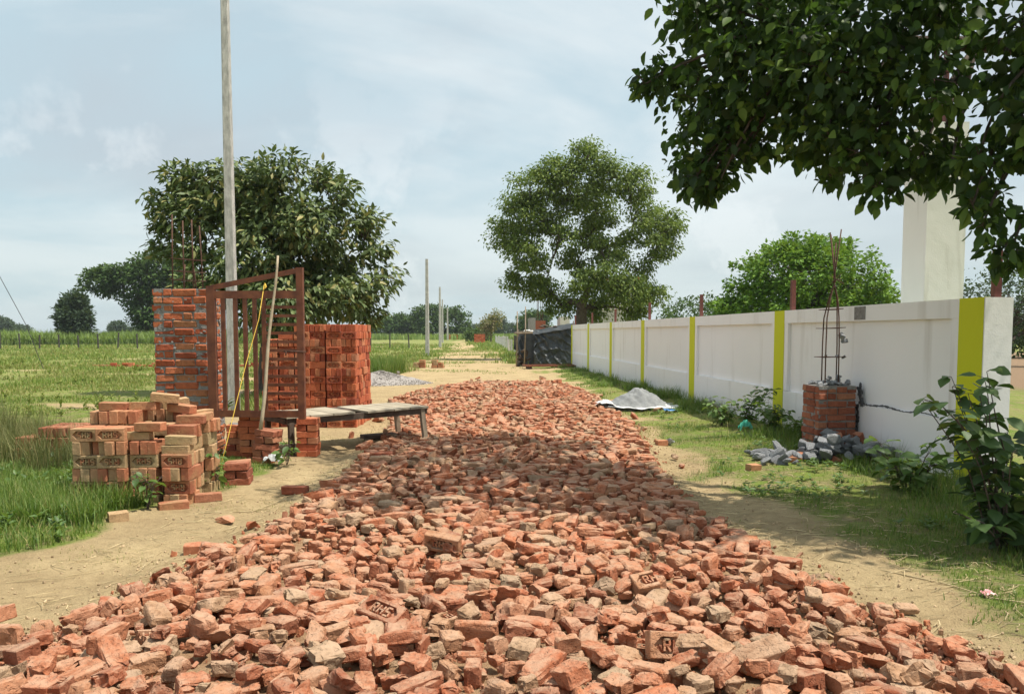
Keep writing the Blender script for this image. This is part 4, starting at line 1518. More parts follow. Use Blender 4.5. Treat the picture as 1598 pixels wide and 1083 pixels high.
def tree(name, label, base, lobes, trunk_h, trunk_r, n_clusters, per, leaf, mats, tmpl=LEAF2, cr=0.35, seed=1, cat='tree', group=None, droop=0.3, shell=0.55, lean=(0, 0), up_bias=0.5, limbs=True, thick=1.0, twig=True):
    """lobes: (dx, dy, z, rx, ry, rz) relative to the base; clusters of leaves at the ends of real limbs"""
    rng = np.random.default_rng(seed)
    root = empty(name, base, 0, label, cat, group)
    lob = np.array(lobes, float)
    vol = lob[:, 3] * lob[:, 4] * lob[:, 5]
    wv = vol ** 0.75
    idx = rng.choice(len(lob), n_clusters, p=wv / wv.sum())
    d = rand_unit(n_clusters, rng)
    r = rng.random(n_clusters) ** (1 / 3) * (1 - shell) + shell
    P = lob[idx, :3] + d * lob[idx, 3:6] * r[:, None] * rng.uniform(0.82, 1.1, (n_clusters, 1))
    P[:, 2] = np.maximum(P[:, 2], 0.3)
    # skeleton
    mb = MB()
    fork = np.array((lean[0], lean[1], trunk_h))
    pts = limb(mb, (0, 0, -0.1), fork, trunk_r, trunk_r * 0.72, rng, 7, 0.05, 9, 0)
    lp = [None] * len(lob)
    nodes = [(fork, trunk_r * 0.72)]
    for q in np.argsort(np.linalg.norm(lob[:, :3] - fork, axis=1)):
        c = lob[q, :3] * np.array((0.93, 0.93, 1.0)) - np.array((0, 0, lob[q, 5] * 0.25))
        w = [np.linalg.norm(c - nd[0]) + 0.30 * np.linalg.norm(nd[0] - fork) + (50 if nd[0][2] > c[2] + 1.2 and len(lob) > 8 and nd[0] is not fork else 0) for nd in nodes]
        par = nodes[int(np.argmin(w))]
        r0 = par[1] * 0.8
        lp[q] = limb(mb, par[0], c, r0, max(r0 * 0.55, trunk_r * 0.05), rng, 6, 0.07, 7, 0.1)
        nodes.append((c, max(r0 * 0.55, trunk_r * 0.05)))
    trunk = mb.build('trunk', M['bark'], root, True)
    if limbs:
        mb = MB()
        take = range(n_clusters) if n_clusters < 260 else rng.choice(n_clusters, 260, replace=False)
        for q in take:
            path = lp[idx[q]]
            s = path[rng.integers(2, len(path))]
            limb(mb, s, P[q], trunk_r * 0.10 * thick, trunk_r * 0.03, rng, 4, 0.08, 4, 0.05)
        mb.build('branches', M['bark'], root, True)
    n = n_clusters * per
    ci = np.repeat(np.arange(n_clusters), per)
    sz = rng.uniform(0.6, 1.35, n_clusters)[ci]
    G = rand_unit(n, rng) * (rng.random(n) ** 0.42)[:, None] * (2.0 * cr * sz)[:, None] * np.array((1, 1, 0.68))
    G = G * (0.75 + 0.5 * vnoise(G[:, 0] / cr + ci * 3.1, G[:, 2] / cr + G[:, 1] / cr, 1.1, 6))[:, None]
    C = P[ci] + G
    cen = np.average(lob[:, :3], axis=0, weights=vol)
    out = unit(C - cen)
    ax = unit(G) * 0.7 + out * 0.4 + rng.normal(size=(n, 3)) * 0.5
    ax[:, 2] -= droop
    nm = out * 0.3 + unit(G) * 0.5 + rng.normal(size=(n, 3)) * 0.42
    nm[:, 2] += up_bias
    mats = mats if isinstance(mats, (list, tuple)) else [mats]
    o = place('crown', leaves_mesh('crown', C.astype(np.float32), ax, nm, rng.uniform(0.65, 1.25, n) * leaf, tmpl, mats[0]), root)
    o['kind'] = 'stuff'
    return root


# big glossy fig tree left of the track
tree('fig_tree', 'broad fig tree with large glossy leaves behind the gate and tall pole', (-5.75, 18.0, 0),
     [(-1.78, -0.01, 4.95, 0.42, 0.5, 0.37), (-1.15, 0.17, 4.91, 0.44, 0.52, 0.39), (-0.2, -0.13, 5.04, 0.48, 0.57, 0.43), (0.72, -0.86, 5.04, 0.42, 0.5, 0.37), (1.38, -0.19, 5.0, 0.35, 0.42, 0.32), (1.96, -0.64, 4.54, 0.39, 0.47, 0.36), (2.3, 0.25, 4.0, 0.39, 0.47, 0.36), (2.5, 0.12, 3.29, 0.39, 0.47, 0.36), (2.96, -0.13, 2.96, 0.23, 0.27, 0.21), (2.63, -0.28, 2.46, 0.42, 0.5, 0.37), (2.25, 0.24, 1.92, 0.37, 0.45, 0.34), (-2.28, -0.08, 4.37, 0.33, 0.4, 0.3), (-2.4, 0.16, 3.96, 0.23, 0.27, 0.21), (-2.28, 0.17, 3.42, 0.27, 0.32, 0.24), (-1.57, -0.14, 4.12, 0.54, 0.65, 0.49), (-1.53, -0.28, 3.21, 0.42, 0.5, 0.37), (-0.45, 0.09, 4.12, 0.75, 0.9, 0.67), (0.59, -0.31, 4.0, 0.75, 0.9, 0.67), (1.42, -0.7, 3.79, 0.75, 0.9, 0.67), (-0.03, -0.69, 3.08, 0.79, 0.95, 0.71), (1.22, 0.41, 2.88, 0.79, 0.95, 0.71), (1.84, -0.74, 2.25, 0.58, 0.7, 0.52), (0.8, -1.12, 2.05, 0.75, 0.9, 0.67), (-0.45, 0.16, 2.25, 0.62, 0.75, 0.56), (-1.19, -0.55, 2.46, 0.5, 0.6, 0.45), (0.18, -0.06, 4.54, 0.62, 0.75, 0.56)],
     1.1, 0.20, 900, 24, 0.172, M['leaf_fig'], LONG6, 0.145, 21, droop=0.6, shell=0.35, up_bias=0.75)
# airy tree behind the shed
tree('shade_tree', 'tall airy tree with dark forked trunk behind the tarp shed', (3.75, 41.5, 0),
     [(x, y, 3 + (z - 3) * 0.90, rx, ry, rz) for (x, y, z, rx, ry, rz) in [(0.05, -1.2, 11.29, 0.98, 1.03, 0.78), (-1.36, -1.3, 10.64, 1.09, 1.14, 0.87), (1.35, -0.46, 10.42, 1.14, 1.2, 0.91), (2.65, -1.01, 9.88, 0.98, 1.03, 0.78), (-2.56, -1.1, 9.55, 1.25, 1.31, 1.0), (-0.6, -0.52, 9.55, 1.25, 1.31, 1.0), (0.81, 1.6, 9.33, 1.09, 1.14, 0.87), (3.52, 0.58, 8.9, 0.76, 0.8, 0.61), (-4.08, 0.34, 7.16, 0.92, 0.97, 0.74), (-2.77, -0.78, 7.81, 1.14, 1.2, 0.91), (4.5, 0.03, 7.7, 0.92, 0.97, 0.74), (2.87, -0.6, 7.81, 1.09, 1.14, 0.87), (4.17, -0.38, 6.4, 0.92, 0.97, 0.74), (-2.99, -1.0, 5.97, 1.03, 1.08, 0.83), (-1.36, -1.26, 6.94, 0.87, 0.91, 0.69), (1.79, 1.68, 5.86, 0.76, 0.8, 0.61), (-3.64, 0.59, 4.23, 0.71, 0.74, 0.56), (-2.12, 1.09, 4.12, 0.98, 1.03, 0.78), (-1.04, 1.44, 3.04, 0.87, 0.91, 0.69), (1.24, -1.4, 4.66, 0.87, 0.91, 0.69), (2.44, -0.61, 3.8, 1.03, 1.08, 0.83), (3.74, 0.21, 3.58, 0.81, 0.86, 0.65), (0.81, 1.17, 2.93, 0.87, 0.91, 0.69), (2.98, 0.91, 2.71, 0.65, 0.68, 0.52), (0.37, 1.8, 7.27, 0.87, 0.91, 0.69), (0.9, 0.6, 8.2, 1.0, 1.0, 0.8), (-0.4, 0.8, 5.6, 0.9, 0.9, 0.8), (0.2, -0.8, 4.2, 0.9, 0.9, 0.8), (-1.2, 0.2, 8.4, 1.0, 1.0, 0.8), (3.3, 0.3, 5.2, 0.8, 0.8, 0.6), (1.0, -0.6, 6.2, 0.85, 0.85, 0.7), (2.5, -0.3, 6.6, 0.7, 0.7, 0.5), (-1.9, -0.4, 5.0, 0.7, 0.7, 0.6), (-3.3, 0.2, 5.1, 0.6, 0.6, 0.5), (-3.53, -0.79, 8.68, 0.65, 0.68, 0.52)]],
     2.8, 0.40, 720, 74, 0.17, M['leaf_mid'], LEAF2, 0.29, 22, droop=0.9, shell=0.40)
# round bright tree behind the wall
tree('round_tree', 'round bright green tree directly behind the white wall', (11.2, 29.5, 0),
     [(0, 0, 3.0, 2.9, 2.6, 2.0), (-1.8, 0, 2.1, 1.7, 1.7, 1.3), (1.9, 0, 2.1, 1.7, 1.7, 1.3), (-0.2, 0, 4.0, 1.8, 1.7, 1.2)], 1.2, 0.2, 360, 80, 0.18, M['leaf_bright'], LEAF2, 0.22, 23, shell=0.62, up_bias=0.8)
tree('far_tree', 'low dark tree behind the wall left of the round bright tree', (14.6, 62, 0), [(0, 0, 2.6, 2.6, 2, 1.6), (1.9, 0, 2.2, 1.8, 1.6, 1.3)], 1.0, 0.2, 120, 34, 0.26, M['leaf_far'], LEAF2, 0.45, 24, limbs=False)
tree('far_tree', 'grey-green tree at the right margin beyond the column', (20.6, 32, 0), [(0, 0, 2.6, 1.9, 1.8, 1.4), (1.7, 0, 2.2, 1.6, 1.6, 1.4)], 1.0, 0.15, 150, 30, 0.17, M['leaf_bluish'], LEAF2, 0.32, 25, limbs=True)
tree('far_tree', 'dark hedge-like tree along the ploughed field at the right margin', (27.5, 44, 0), [(0, 0, 1.4, 3.6, 1.6, 1.1), (3.5, 0, 1.2, 3.0, 1.6, 1.0)], 0.6, 0.15, 150, 30, 0.24, M['leaf_far'], LEAF2, 0.4, 26, limbs=False)

# left background trees
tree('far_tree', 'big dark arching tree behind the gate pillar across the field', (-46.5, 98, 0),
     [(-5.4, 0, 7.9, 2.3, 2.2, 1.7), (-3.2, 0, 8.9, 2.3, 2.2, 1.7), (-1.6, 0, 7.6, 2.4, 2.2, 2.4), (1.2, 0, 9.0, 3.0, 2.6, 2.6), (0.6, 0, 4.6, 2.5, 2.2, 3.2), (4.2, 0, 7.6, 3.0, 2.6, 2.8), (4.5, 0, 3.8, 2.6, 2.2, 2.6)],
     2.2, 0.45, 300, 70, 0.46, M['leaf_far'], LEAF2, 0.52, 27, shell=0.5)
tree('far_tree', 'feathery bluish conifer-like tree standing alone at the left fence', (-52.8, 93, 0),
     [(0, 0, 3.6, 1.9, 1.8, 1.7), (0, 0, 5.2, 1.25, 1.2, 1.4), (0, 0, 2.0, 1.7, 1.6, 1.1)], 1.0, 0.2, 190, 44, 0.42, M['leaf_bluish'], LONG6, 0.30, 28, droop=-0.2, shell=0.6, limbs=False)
_far = [(-0.665, 250, 6.5, 8, 'far rounded tree at the left edge of the skyline'), (-0.643, 270, 4.0, 9, 'low far tree just right of the left skyline edge'), (-0.512, 240, 4.6, 4.5, 'small far tree between the two left field trees'),
        (-0.486, 300, 3.6, 7, 'faint far tree left of the arching tree'), (-0.170, 210, 6.0, 7, 'far tree just right of the fig tree'), (-0.150, 190, 5.8, 6.5, 'dark far tree in the gap beside the nearest roadside pole'),
        (-0.128, 190, 5.5, 6.5, 'low far tree left of the nearest roadside pole'), (-0.108, 180, 8.1, 6.5, 'rounded tree directly behind the nearest roadside pole'), (-0.078, 185, 7.6, 8.0, 'broad rounded tree behind the farthest poles'),
        (-0.058, 320, 4.6, 7, 'pale far tree where the track disappears'), (-0.040, 330, 5.2, 9, 'misty far tree left of the leafy sapling'), (-0.022, 260, 6.8, 7, 'bluish far tree behind the leafy sapling'),
        (-0.005, 300, 4.8, 9, 'misty far tree right of the leafy sapling'), (0.016, 330, 4.8, 9, 'low misty tree left of the shed posts'), (0.028, 150, 5.2, 6.0, 'dark rounded tree behind the shed posts')]
for k, (s, d, h, w, lab) in enumerate(_far):
    tree('far_tree', lab, (s * d, d, 0), [(0, 0, h * 0.55, w / 2, w / 2, h * 0.45), (w * 0.22, 0, h * 0.72, w * 0.28, w * .3, h * 0.27), (-w * 0.25, 0, h * 0.62, w * 0.28, w * .3, h * 0.28)],
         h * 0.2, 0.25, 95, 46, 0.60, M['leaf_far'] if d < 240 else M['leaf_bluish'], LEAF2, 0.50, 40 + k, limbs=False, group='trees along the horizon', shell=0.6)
tree('sapling', 'sparse half-dry young tree with yellow-green leaves beside the far brick stack', (-2.95, 108, 0), [(0, 0, 2.9, 1.1, 1.0, 1.2), (-0.9, 0, 2.0, 0.8, 0.8, 1.3), (0.8, 0, 3.6, 0.7, 0.7, 0.9)],
     1.4, 0.12, 90, 16, 0.32, M['leaf_dry'], LEAF2, 0.3, 61, shell=0.4)
tree('bush', 'low round dark bush behind the far brick stack', (-5.2, 118, 0), [(0, 0, 1.0, 1.9, 1.5, 1.1)], 0.4, 0.1, 60, 26, 0.35, M['leaf_far'], LEAF2, 0.35, 62, limbs=False, cat='bush')


# broad-leaved tree overhanging from the right; its trunk stands outside the picture
def overhang():
    rng = np.random.default_rng(77)
    bx, by = 6.2, 5.3
    root = empty('overhanging_tree', (bx, by, 0), 0, 'dark broad-leaved tree overhanging the wall from the right', 'tree')
    # clumps: x, y, z, radius (metres)
    cl = [(1.66, 7.0, 4.35, .42), (2.02, 6.9, 4.10, .48), (1.54, 7.2, 3.78, .34), (1.27, 7.3, 3.80, .13), (1.79, 7.0, 3.48, .46), (1.73, 7.0, 3.07, .36), (1.72, 7.0, 2.86, .20), (2.07, 6.7, 3.50, .46), (1.98, 7.0, 3.12, .30),
          (2.30, 6.4, 3.80, .55), (2.48, 6.6, 3.28, .46), (2.54, 6.1, 3.46, .55), (2.66, 6.3, 2.98, .40), (2.76, 6.1, 2.66, .16), (2.92, 6.0, 3.75, .55), (2.94, 6.1, 3.08, .46), (3.20, 6.1, 2.84, .30), (3.04, 5.7, 3.30, .36),
          (3.12, 5.7, 3.86, .44), (3.62, 5.6, 3.60, .34), (3.56, 5.5, 2.95, .30), (3.34, 5.6, 2.68, .22), (3.44, 5.6, 2.36, .20), (3.55, 5.5, 2.06, .17), (3.74, 5.4, 2.34, .20), (3.80, 5.4, 3.0, .26),
          (1.95, 7.3, 4.75, .5), (2.5, 6.8, 4.5, .6), (3.2, 6.0, 4.4, .55), (3.9, 5.4, 4.0, .45), (4.3, 5.0, 3.4, .5), (4.6, 4.8, 4.4, .6), (5.3, 5.0, 4.6, .8), (5.0, 4.7, 3.4, .5),
          # the part of the crown above the frame
          (0.5, 6.5, 5.3, .50), (1.1, 7.4, 5.8, .6), (0.8, 8.4, 6.3, .6), (1.7, 9.0, 6.7, .7), (1.9, 8.0, 6.2, .7), (1.6, 6.4, 5.4, .6), (2.6, 9.0, 6.7, .7), (2.7, 7.5, 6.0, .8), (2.3, 5.7, 5.0, .5), (1.1, 5.7, 5.0, .45),
          (3.3, 8.6, 6.5, .7), (3.5, 6.7, 5.9, .8), (3.2, 5.4, 5.2, .6), (3.3, 4.8, 4.8, .45), (4.4, 5.2, 5.3, .7), (5.4, 5.4, 5.8, 1.0), (6.3, 5.4, 5.6, 1.0), (7.2, 5.4, 5.0, 1.1)]
    cl = [(x, y, z, r * 0.9) for (x, y, z, r) in cl]
    for q in range(70):
        x, y, z, r = cl[rng.integers(0, 26)]
        d = rand_unit(1, rng)[0]
        cl.append((x + d[0] * r * 1.05, y + d[1] * r, z - abs(d[2]) * r * 1.0 if q % 3 else z + d[2] * r, rng.uniform(0.07, 0.16)))
    mb = MB()
    limb(mb, (0, 0, -0.1), (-0.3, 0, 2.9), 0.24, 0.17, rng, 8, 0.03, 10, 0)
    forks = []
    for (fx, fy, fz) in ((-2.2, 0.9, 3.75), (-3.6, 1.5, 3.95), (-2.0, -0.2, 4.3), (-0.6, 0.4, 5.2), (-3.4, 2.6, 5.9), (-4.6, 1.7, 5.6), (0.8, 0, 4.4)):
        forks.append(limb(mb, (-0.3, 0, 2.8), (fx, fy, fz), 0.10, 0.045, rng, 7, 0.04, 7, 0.1))
    mb.build('trunk', M['bark'], root, True)
    mb = MB()
    C, AX, NM, SZ = [], [], [], []
    for (x, y, z, r) in cl:
        p = np.array((x - bx, y - by, z))
        best = min((np.linalg.norm(q - p), tuple(q)) for f in forks for q in f)
        limb(mb, best[1], p, 0.022, 0.008, rng, 5, 0.05, 5, 0.05)
        ntw = max(5, int(30 * r))
        for q in range(ntw):
            e = p + rand_unit(1, rng)[0] * r * np.array((1, 1, 0.8)) * rng.uniform(0.55, 1.05)
            tp = limb(mb, p, e, 0.006, 0.002, rng, 3, 0.06, 3, 0.05)
        n = int(600 * (r / 0.5) ** 2.2) + 12
        d = rand_unit(n, rng) * (rng.random(n) ** 0.45)[:, None] * r * np.array((1.05, 1.05, 0.85))
        # ragged outline: push by a low-frequency noise of direction
        u = unit(d)
        k = 0.78 + 0.5 * vnoise(u[:, 0] * 2.3 + x, u[:, 2] * 2.3 + u[:, 1] * 1.7 + y, 1.6, 4)
        c = p + d * k[:, None]
        a = unit(d) * 0.55 + rng.normal(size=(n, 3)) * 0.55
        a[:, 2] -= 0.75
        m = rng.normal(size=(n, 3)) * 0.6 + unit(d) * 0.4
        m[:, 2] += 0.35
        C.append(c); AX.append(a); NM.append(m); SZ.append(0.045 + 0.09 * rng.random(n) ** 1.3)
    br = mb.build('branches', M['bark'], root, True)
    C, AX, NM, SZ = np.concatenate(C), np.concatenate(AX), np.concatenate(NM), np.concatenate(SZ)
    # the leaves that show singly hang lowest against the sky: these are parts
    wx, wy, wz = C[:, 0] + bx, C[:, 1] + by, C[:, 2]
    side = wx / wy
    rise = (wz - 1.45) / wy
    inside = (side > 0.13) & (side < 0.66) & (rise < 0.43)
    col_i = (side / 0.0217).astype(int)
    low = np.zeros(len(C), bool)
    for cidx in np.unique(col_i[inside]):
        ids = np.where(inside & (col_i == cidx))[0]
        low[ids[np.argsort(rise[ids])[:12]]] = True
    ids = np.where(low)[0][:300]
    leaf = leaves_mesh('leaf', np.zeros((1, 3), np.float32), np.array([[1., 0, 0]]), np.array([[0, 0, 1.]]), [1.0], LEAF6, M['leaf_over'])
    a, s, n = leaf_frames(AX[ids], NM[ids])
    for q, i in enumerate(ids):
        mt = Matrix(((a[q][0], s[q][0], n[q][0]), (a[q][1], s[q][1], n[q][1]), (a[q][2], s[q][2], n[q][2])))
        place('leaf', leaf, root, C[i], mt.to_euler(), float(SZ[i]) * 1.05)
    rest = ~low
    rest[np.where(low)[0][300:]] = True
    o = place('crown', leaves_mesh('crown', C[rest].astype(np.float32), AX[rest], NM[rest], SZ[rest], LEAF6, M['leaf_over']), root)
    o['kind'] = 'stuff'


overhang()


def leafy_plant(name, label, base, stems, leaf, seed, mat, cat='plant', per_gap=0.07, group=None, r0=0.008, tm=LEAF6, petiole=0.5, start=0.2):
    """stems: list of polylines (relative); leaves alternate along them, each leaf a part"""
    rng = np.random.default_rng(seed)
    root = empty(name, base, 0, label, cat, group)
    mb = MB()
    me = leaves_mesh('leaf', np.zeros((1, 3), np.float32), np.array([[1., 0, 0]]), np.array([[0, 0, 1.]]), [1.0], tm, mat)
    for st_ in stems:
        P = [np.array(p, float) for p in st_]
        # densify
        pts = []
        for i in range(len(P) - 1):
            for t in np.linspace(0, 1, 5, endpoint=False):
                pts.append(P[i] * (1 - t) + P[i + 1] * t + rng.normal(size=3) * 0.004)
        pts.append(P[-1])
        mb.tube(pts, list(np.linspace(r0, r0 * 0.3, len(pts))), 5)
        L = [0]
        for i in range(1, len(pts)):
            L.append(L[-1] + np.linalg.norm(pts[i] - pts[i - 1]))
        s = L[-1] * start
        side = 1
        while s < L[-1] + 0.01:
            i = min(int(np.searchsorted(L, s)), len(pts) - 1)
            p = pts[i]
            ang = rng.uniform(0, 6.283)
            d = np.array((math.cos(ang), math.sin(ang), rng.uniform(-0.1, 0.55)))
            sz = leaf * rng.uniform(0.55, 1.2) * (0.75 if s > L[-1] * 0.85 else 1)
            q = p + d * sz * petiole
            mb.tube([p, q], [0.0022, 0.0016], 3, caps=False)
            ax = d.copy()
            ax[2] -= rng.uniform(0.25, 0.9)
            nm = np.array((0, 0, 1.0)) + rng.normal(size=3) * 0.35
            a, b, n = leaf_frames(ax[None], nm[None])
            a, b, n = a[0], b[0], n[0]
            mt = Matrix(((a[0], b[0], n[0]), (a[1], b[1], n[1]), (a[2], b[2], n[2])))
            place('leaf', me, root, q, mt.to_euler(), sz)
            s += per_gap * rng.uniform(0.6, 1.3)
    mb.build('stems', M['bark'], root, True)
    return root


_g = np.random.default_rng(91)
stems = []
for k in range(18):
    a = _g.uniform(0, 6.283)
    rr = _g.uniform(0.2, 0.68)
    hx, hy, hz = rr * math.cos(a), rr * 0.7 * math.sin(a), _g.uniform(0.35, 1.22)
    stems.append([(0.06 * math.cos(a), 0.06 * math.sin(a), 0), (hx * 0.45, hy * 0.45, hz * 0.55), (hx, hy, hz)])
stems += [[(-0.05, 0, 0.3), (-0.25, -0.05, 0.75), (-0.50, -0.1, 0.98), (-0.62, -0.1, 1.02)], [(0, 0, 0), (-0.1, -0.1, 0.7), (-0.22, -0.1, 1.20)], [(0, 0, 0), (-0.3, -0.25, 0.25), (-0.55, -0.35, 0.34)], [(0, 0, 0), (0.1, -0.3, 0.4), (0.12, -0.5, 0.62)]]
leafy_plant('bush', 'large-leaved dark green bush at the right edge hiding the wall end', (3.28, 5.05, 0), stems, 0.125, 92, M['leaf_bush'], 'bush', 0.046, None, 0.008, WIDE6, 0.4, 0.1)
stems = [[(0.05 * math.cos(a), 0.05 * math.sin(a), 0), (0.16 * math.cos(a), 0.12 * math.sin(a), 0.26), (0.33 * math.cos(a), 0.24 * math.sin(a), 0.34 + 0.14 * math.sin(a * 3))] for a in np.linspace(0, 6.0, 11)]
leafy_plant('leafy_plant', 'low spreading leafy plant beside the bush at the wall foot', (3.55, 6.75, 0.03), stems, 0.12, 93, M['leaf_weed'], 'plant', 0.035, None, 0.006, WIDE6)
for k, (x, y, h, lab) in enumerate(((3.42, 11.0, 0.62, 'tall weed at the wall left of the yellow pilaster'), (3.55, 10.4, 0.48, 'bushy weed in front of the yellow pilaster left of the broken pillar'), (3.15, 11.5, 0.42, 'smaller weed in the grass left of the teal bag'), (3.72, 9.75, 0.34, 'little weed tucked behind the rubble by the wall'))):
    st_ = [[(0, 0, 0), (_g.normal() * .06, _g.normal() * .06, h * .5), (_g.normal() * .17, _g.normal() * .12, h * _g.uniform(.7, 1.05))] for _ in range(9)]
    leafy_plant('weed_plant', lab, (x, y, 0.03), st_, 0.10, 94 + k, M['leaf_weed'], 'plant', 0.032, 'weeds along the wall', 0.004, LEAF6)
for k, (x, y, h, lab) in enumerate(((-2.95, 6.15, 0.30, 'broad-leaved weed growing against the brick pile front'), (-2.72, 6.95, 0.34, 'broad-leaved weed between brick pile and squat stack'), (-2.44, 8.25, 0.26, 'dark weed at the foot of the leaning brick stack'))):
    st_ = [[(0, 0, 0), (_g.normal() * .05, _g.normal() * .05, h * .6), (_g.normal() * .10, _g.normal() * .10, h)] for _ in range(5)]
    leafy_plant('weed_plant', lab, (x, y, 0.02), st_, 0.085, 104 + k, M['leaf_weed'], 'plant', 0.05, 'weeds by the bricks', 0.004)

# ------------------------------------------------------------------ grass
BLADE = (np.array([(-0.5, 0, 0), (0.5, 0, 0), (-0.40, 0.10, 0.5), (0.40, 0.10, 0.5), (0, 0.36, 1.0)], np.float32), np.array([(0, 1, 3), (0, 3, 2), (2, 3, 4)], np.int32))


def blades(name, x, y, h, w, rng, mat, label, z0=None, lean=1.0):
    n = len(x)
    T, F = BLADE
    a = rng.uniform(0, 6.283, n)
    ca, sa = np.cos(a), np.sin(a)
    ln = rng.uniform(0.3, 1.7, n) * lean
    z = ground_z(x, y) - 0.01 if z0 is None else z0
    lx = T[None, :, 0] * w[:, None]
    ly = T[None, :, 1] * (h * ln)[:, None]
    lz = T[None, :, 2] * (h * (1 - 0.18 * np.clip(ln - 0.6, 0, 1)))[:, None]
    V = np.stack([x[:, None] + lx * ca[:, None] - ly * sa[:, None], y[:, None] + lx * sa[:, None] + ly * ca[:, None], z[:, None] + lz], -1)
    FF = (F[None] + (np.arange(n) * 5)[:, None, None]).reshape(-1, 3)
    o = place(name, fast_mesh(name, V.reshape(-1, 3), FF, mat))
    tag(o, label, 'grass', kind='stuff')
    return o


def keep_off(x, y):
    """no blades inside heaps, stacks and the wall"""
    k = np.ones(len(x), bool)
    for (x0, x1, y0, y1) in ((-3.66, -2.5, 6.34, 7.0), (-3.8, -2.35, 11.7, 12.9), (-4.08, -3.47, 8.76, 9.3), (2.75, 4.1, 8.25, 8.95), (1.7, 3.1, 14.0, 15.3)):
        k &= ~((x > x0) & (x < x1) & (y > y0) & (y < y1))
    k &= ~((x > wall_x(y) - 0.01) & (x < wall_x(y) + 0.30) & (y > 6.8) & (y < 32))
    return k


def grow(n, x0, x1, y0, y1, fn, rng, power=1.0):
    y = y0 + (y1 - y0) * rng.random(n) ** power
    x = rng.uniform(x0, x1, n)
    p = fn(x, y)
    k = (rng.random(n) < p) & keep_off(x, y)
    return x[k], y[k]


rg = np.random.default_rng(123)
# left verge, lush
x, y = grow(130000, -6.8, -2.1, 3.6, 9.6, lambda x, y: sstep(0.45, 0.9, grass_mask(x, y)) * (0.35 + 0.65 * sstep(0.35, 0.6, fbm(x, y, 1.2, 41))), rg)
hh = (0.025 + 0.20 * np.clip(fbm(x, y, 1.5, 42) - 0.25, 0, 1) ** 1.3) * rg.uniform(0.5, 1.5, len(x)) * np.interp(x, [-4.5, -3.3, -2.5], [1.5, 1.1, 0.55])
blades('grass', x, y, hh, rg.uniform(0.003, 0.008, len(x)), rg, M['grass_lush'], 'lush green grass on the left verge round the brick pile', lean=1.4)
x, y = grow(16000, -4.3, -2.45, 5.5, 6.55, lambda x, y: sstep(0.40, 0.62, fbm(x, y, 2.6, 49)) * sstep(0.6, 0.95, grass_mask(x, y)), rg)
blades('tall_grass', x, y, rg.uniform(0.08, 0.26, len(x)), rg.uniform(0.004, 0.009, len(x)), rg, M['grass_lush'], 'taller grass clumps along the foot of the brick pile', lean=1.2)
# tall dry weeds at the left margin
x, y = grow(30000, -6.9, -4.0, 6.7, 9.8, lambda x, y: sstep(0.40, 0.62, fbm(x, y, 1.4, 43)) * sstep(-4.2, -4.8, x), rg)
blades('weeds', x, y, rg.uniform(0.3, 1.0, len(x)) * (0.25 + 0.75 * fbm(x, y, 1.6, 58)), rg.uniform(0.003, 0.007, len(x)), rg, M['weed_olive'], 'tall yellowish dry weeds at the left margin', lean=1.1)
# right verge along the wall
x, y = grow(120000, 1.6, 4.5, 3.8, 32, lambda x, y: (x < wall_x(y) - 0.02) * sstep(0.20, 0.8, grass_mask(x, y)) * (0.03 + 0.97 * sstep(0.42, 0.60, fbm(x, y, 1.5, 44))), rg, 1.5)
edge = sstep(1.4, 0.2, wall_x(y) - x)
hh = (0.02 + 0.14 * edge * fbm(x, y, 1.2, 46) * 2 + 0.06 * fbm(x, y, 2, 45) ** 2 * 2) * rg.uniform(0.4, 1.5, len(x))
blades('grass', x, y, hh, rg.uniform(0.003, 0.007, len(x)) * np.clip(y / 9, 1, 2.2), rg, M['grass_lush'], 'grass on the verge along the white wall', lean=1.4)
# thin straw-coloured grass creeping over the bare earth
x, y = grow(70000, 1.2, 4.3, 3.4, 20, lambda x, y: (x > strip_r(y) + 0.05) * (x < wall_x(y) - 0.02) * sstep(0.40, 0.60, fbm(x, y, 1.1, 47)), rg, 1.4)
blades('dry_grass', x, y, rg.uniform(0.015, 0.055, len(x)), rg.uniform(0.003, 0.006, len(x)) * np.clip(y / 7, 1, 2), rg, M['grass_dry'], 'thin dry grass over the bare earth right of the bricks', lean=1.8)
x, y = grow(15000, -3.4, -1.5, 3.4, 12, lambda x, y: (x < strip_l(y) - 0.03) * sstep(0.56, 0.72, fbm(x, y, 1.3, 48)), rg, 1.4)
blades('dry_grass', x, y, rg.uniform(0.012, 0.045, len(x)), rg.uniform(0.003, 0.005, len(x)) * np.clip(y / 7, 1, 2), rg, M['grass_dry'], 'thin dry grass on the sandy wheel track', lean=1.8)
# open field: density falls with distance, blades grow wider so that they still read
n = 210000
r = 9.0 * (95 / 9.0) ** rg.random(n)
s = rg.uniform(-0.72, 0.10, n)
x, y = s * r, r
g = grass_mask(x, y)
hn = fbm(x, y, 0.22, 50)
patch = sstep(0.34, 0.58, fbm(x, y, 0.5, 51))
k = (rg.random(n) < sstep(0.35, 0.8, g) * (0.12 + 0.88 * patch)) & keep_off(x, y) & ~((x > -2.6) & (y < 34))
x, y, hn, patch = x[k], y[k], hn[k], patch[k]
hh = (0.035 + 0.30 * np.clip(hn - 0.40, 0, 1) ** 1.2 + 0.045 * patch) * rg.uniform(0.6, 1.5, len(x)) * np.clip(y / 26, 0.9, 1.5)
ww = 0.0011 * y * rg.uniform(0.6, 1.5, len(x))
dry = rg.random(len(x)) < 0.10 + 0.35 * sstep(0.50, 0.62, fbm(x, y, 0.18, 52))
blades('field_grass', x[~dry], y[~dry], hh[~dry], ww[~dry], rg, M['grass'], 'green grass of the open field left of the track')
blades('dry_field_grass', x[dry], y[dry], hh[dry] * 1.25, ww[dry] * 0.85, rg, M['grass_dry'], 'yellowing grass and weeds of the open field')
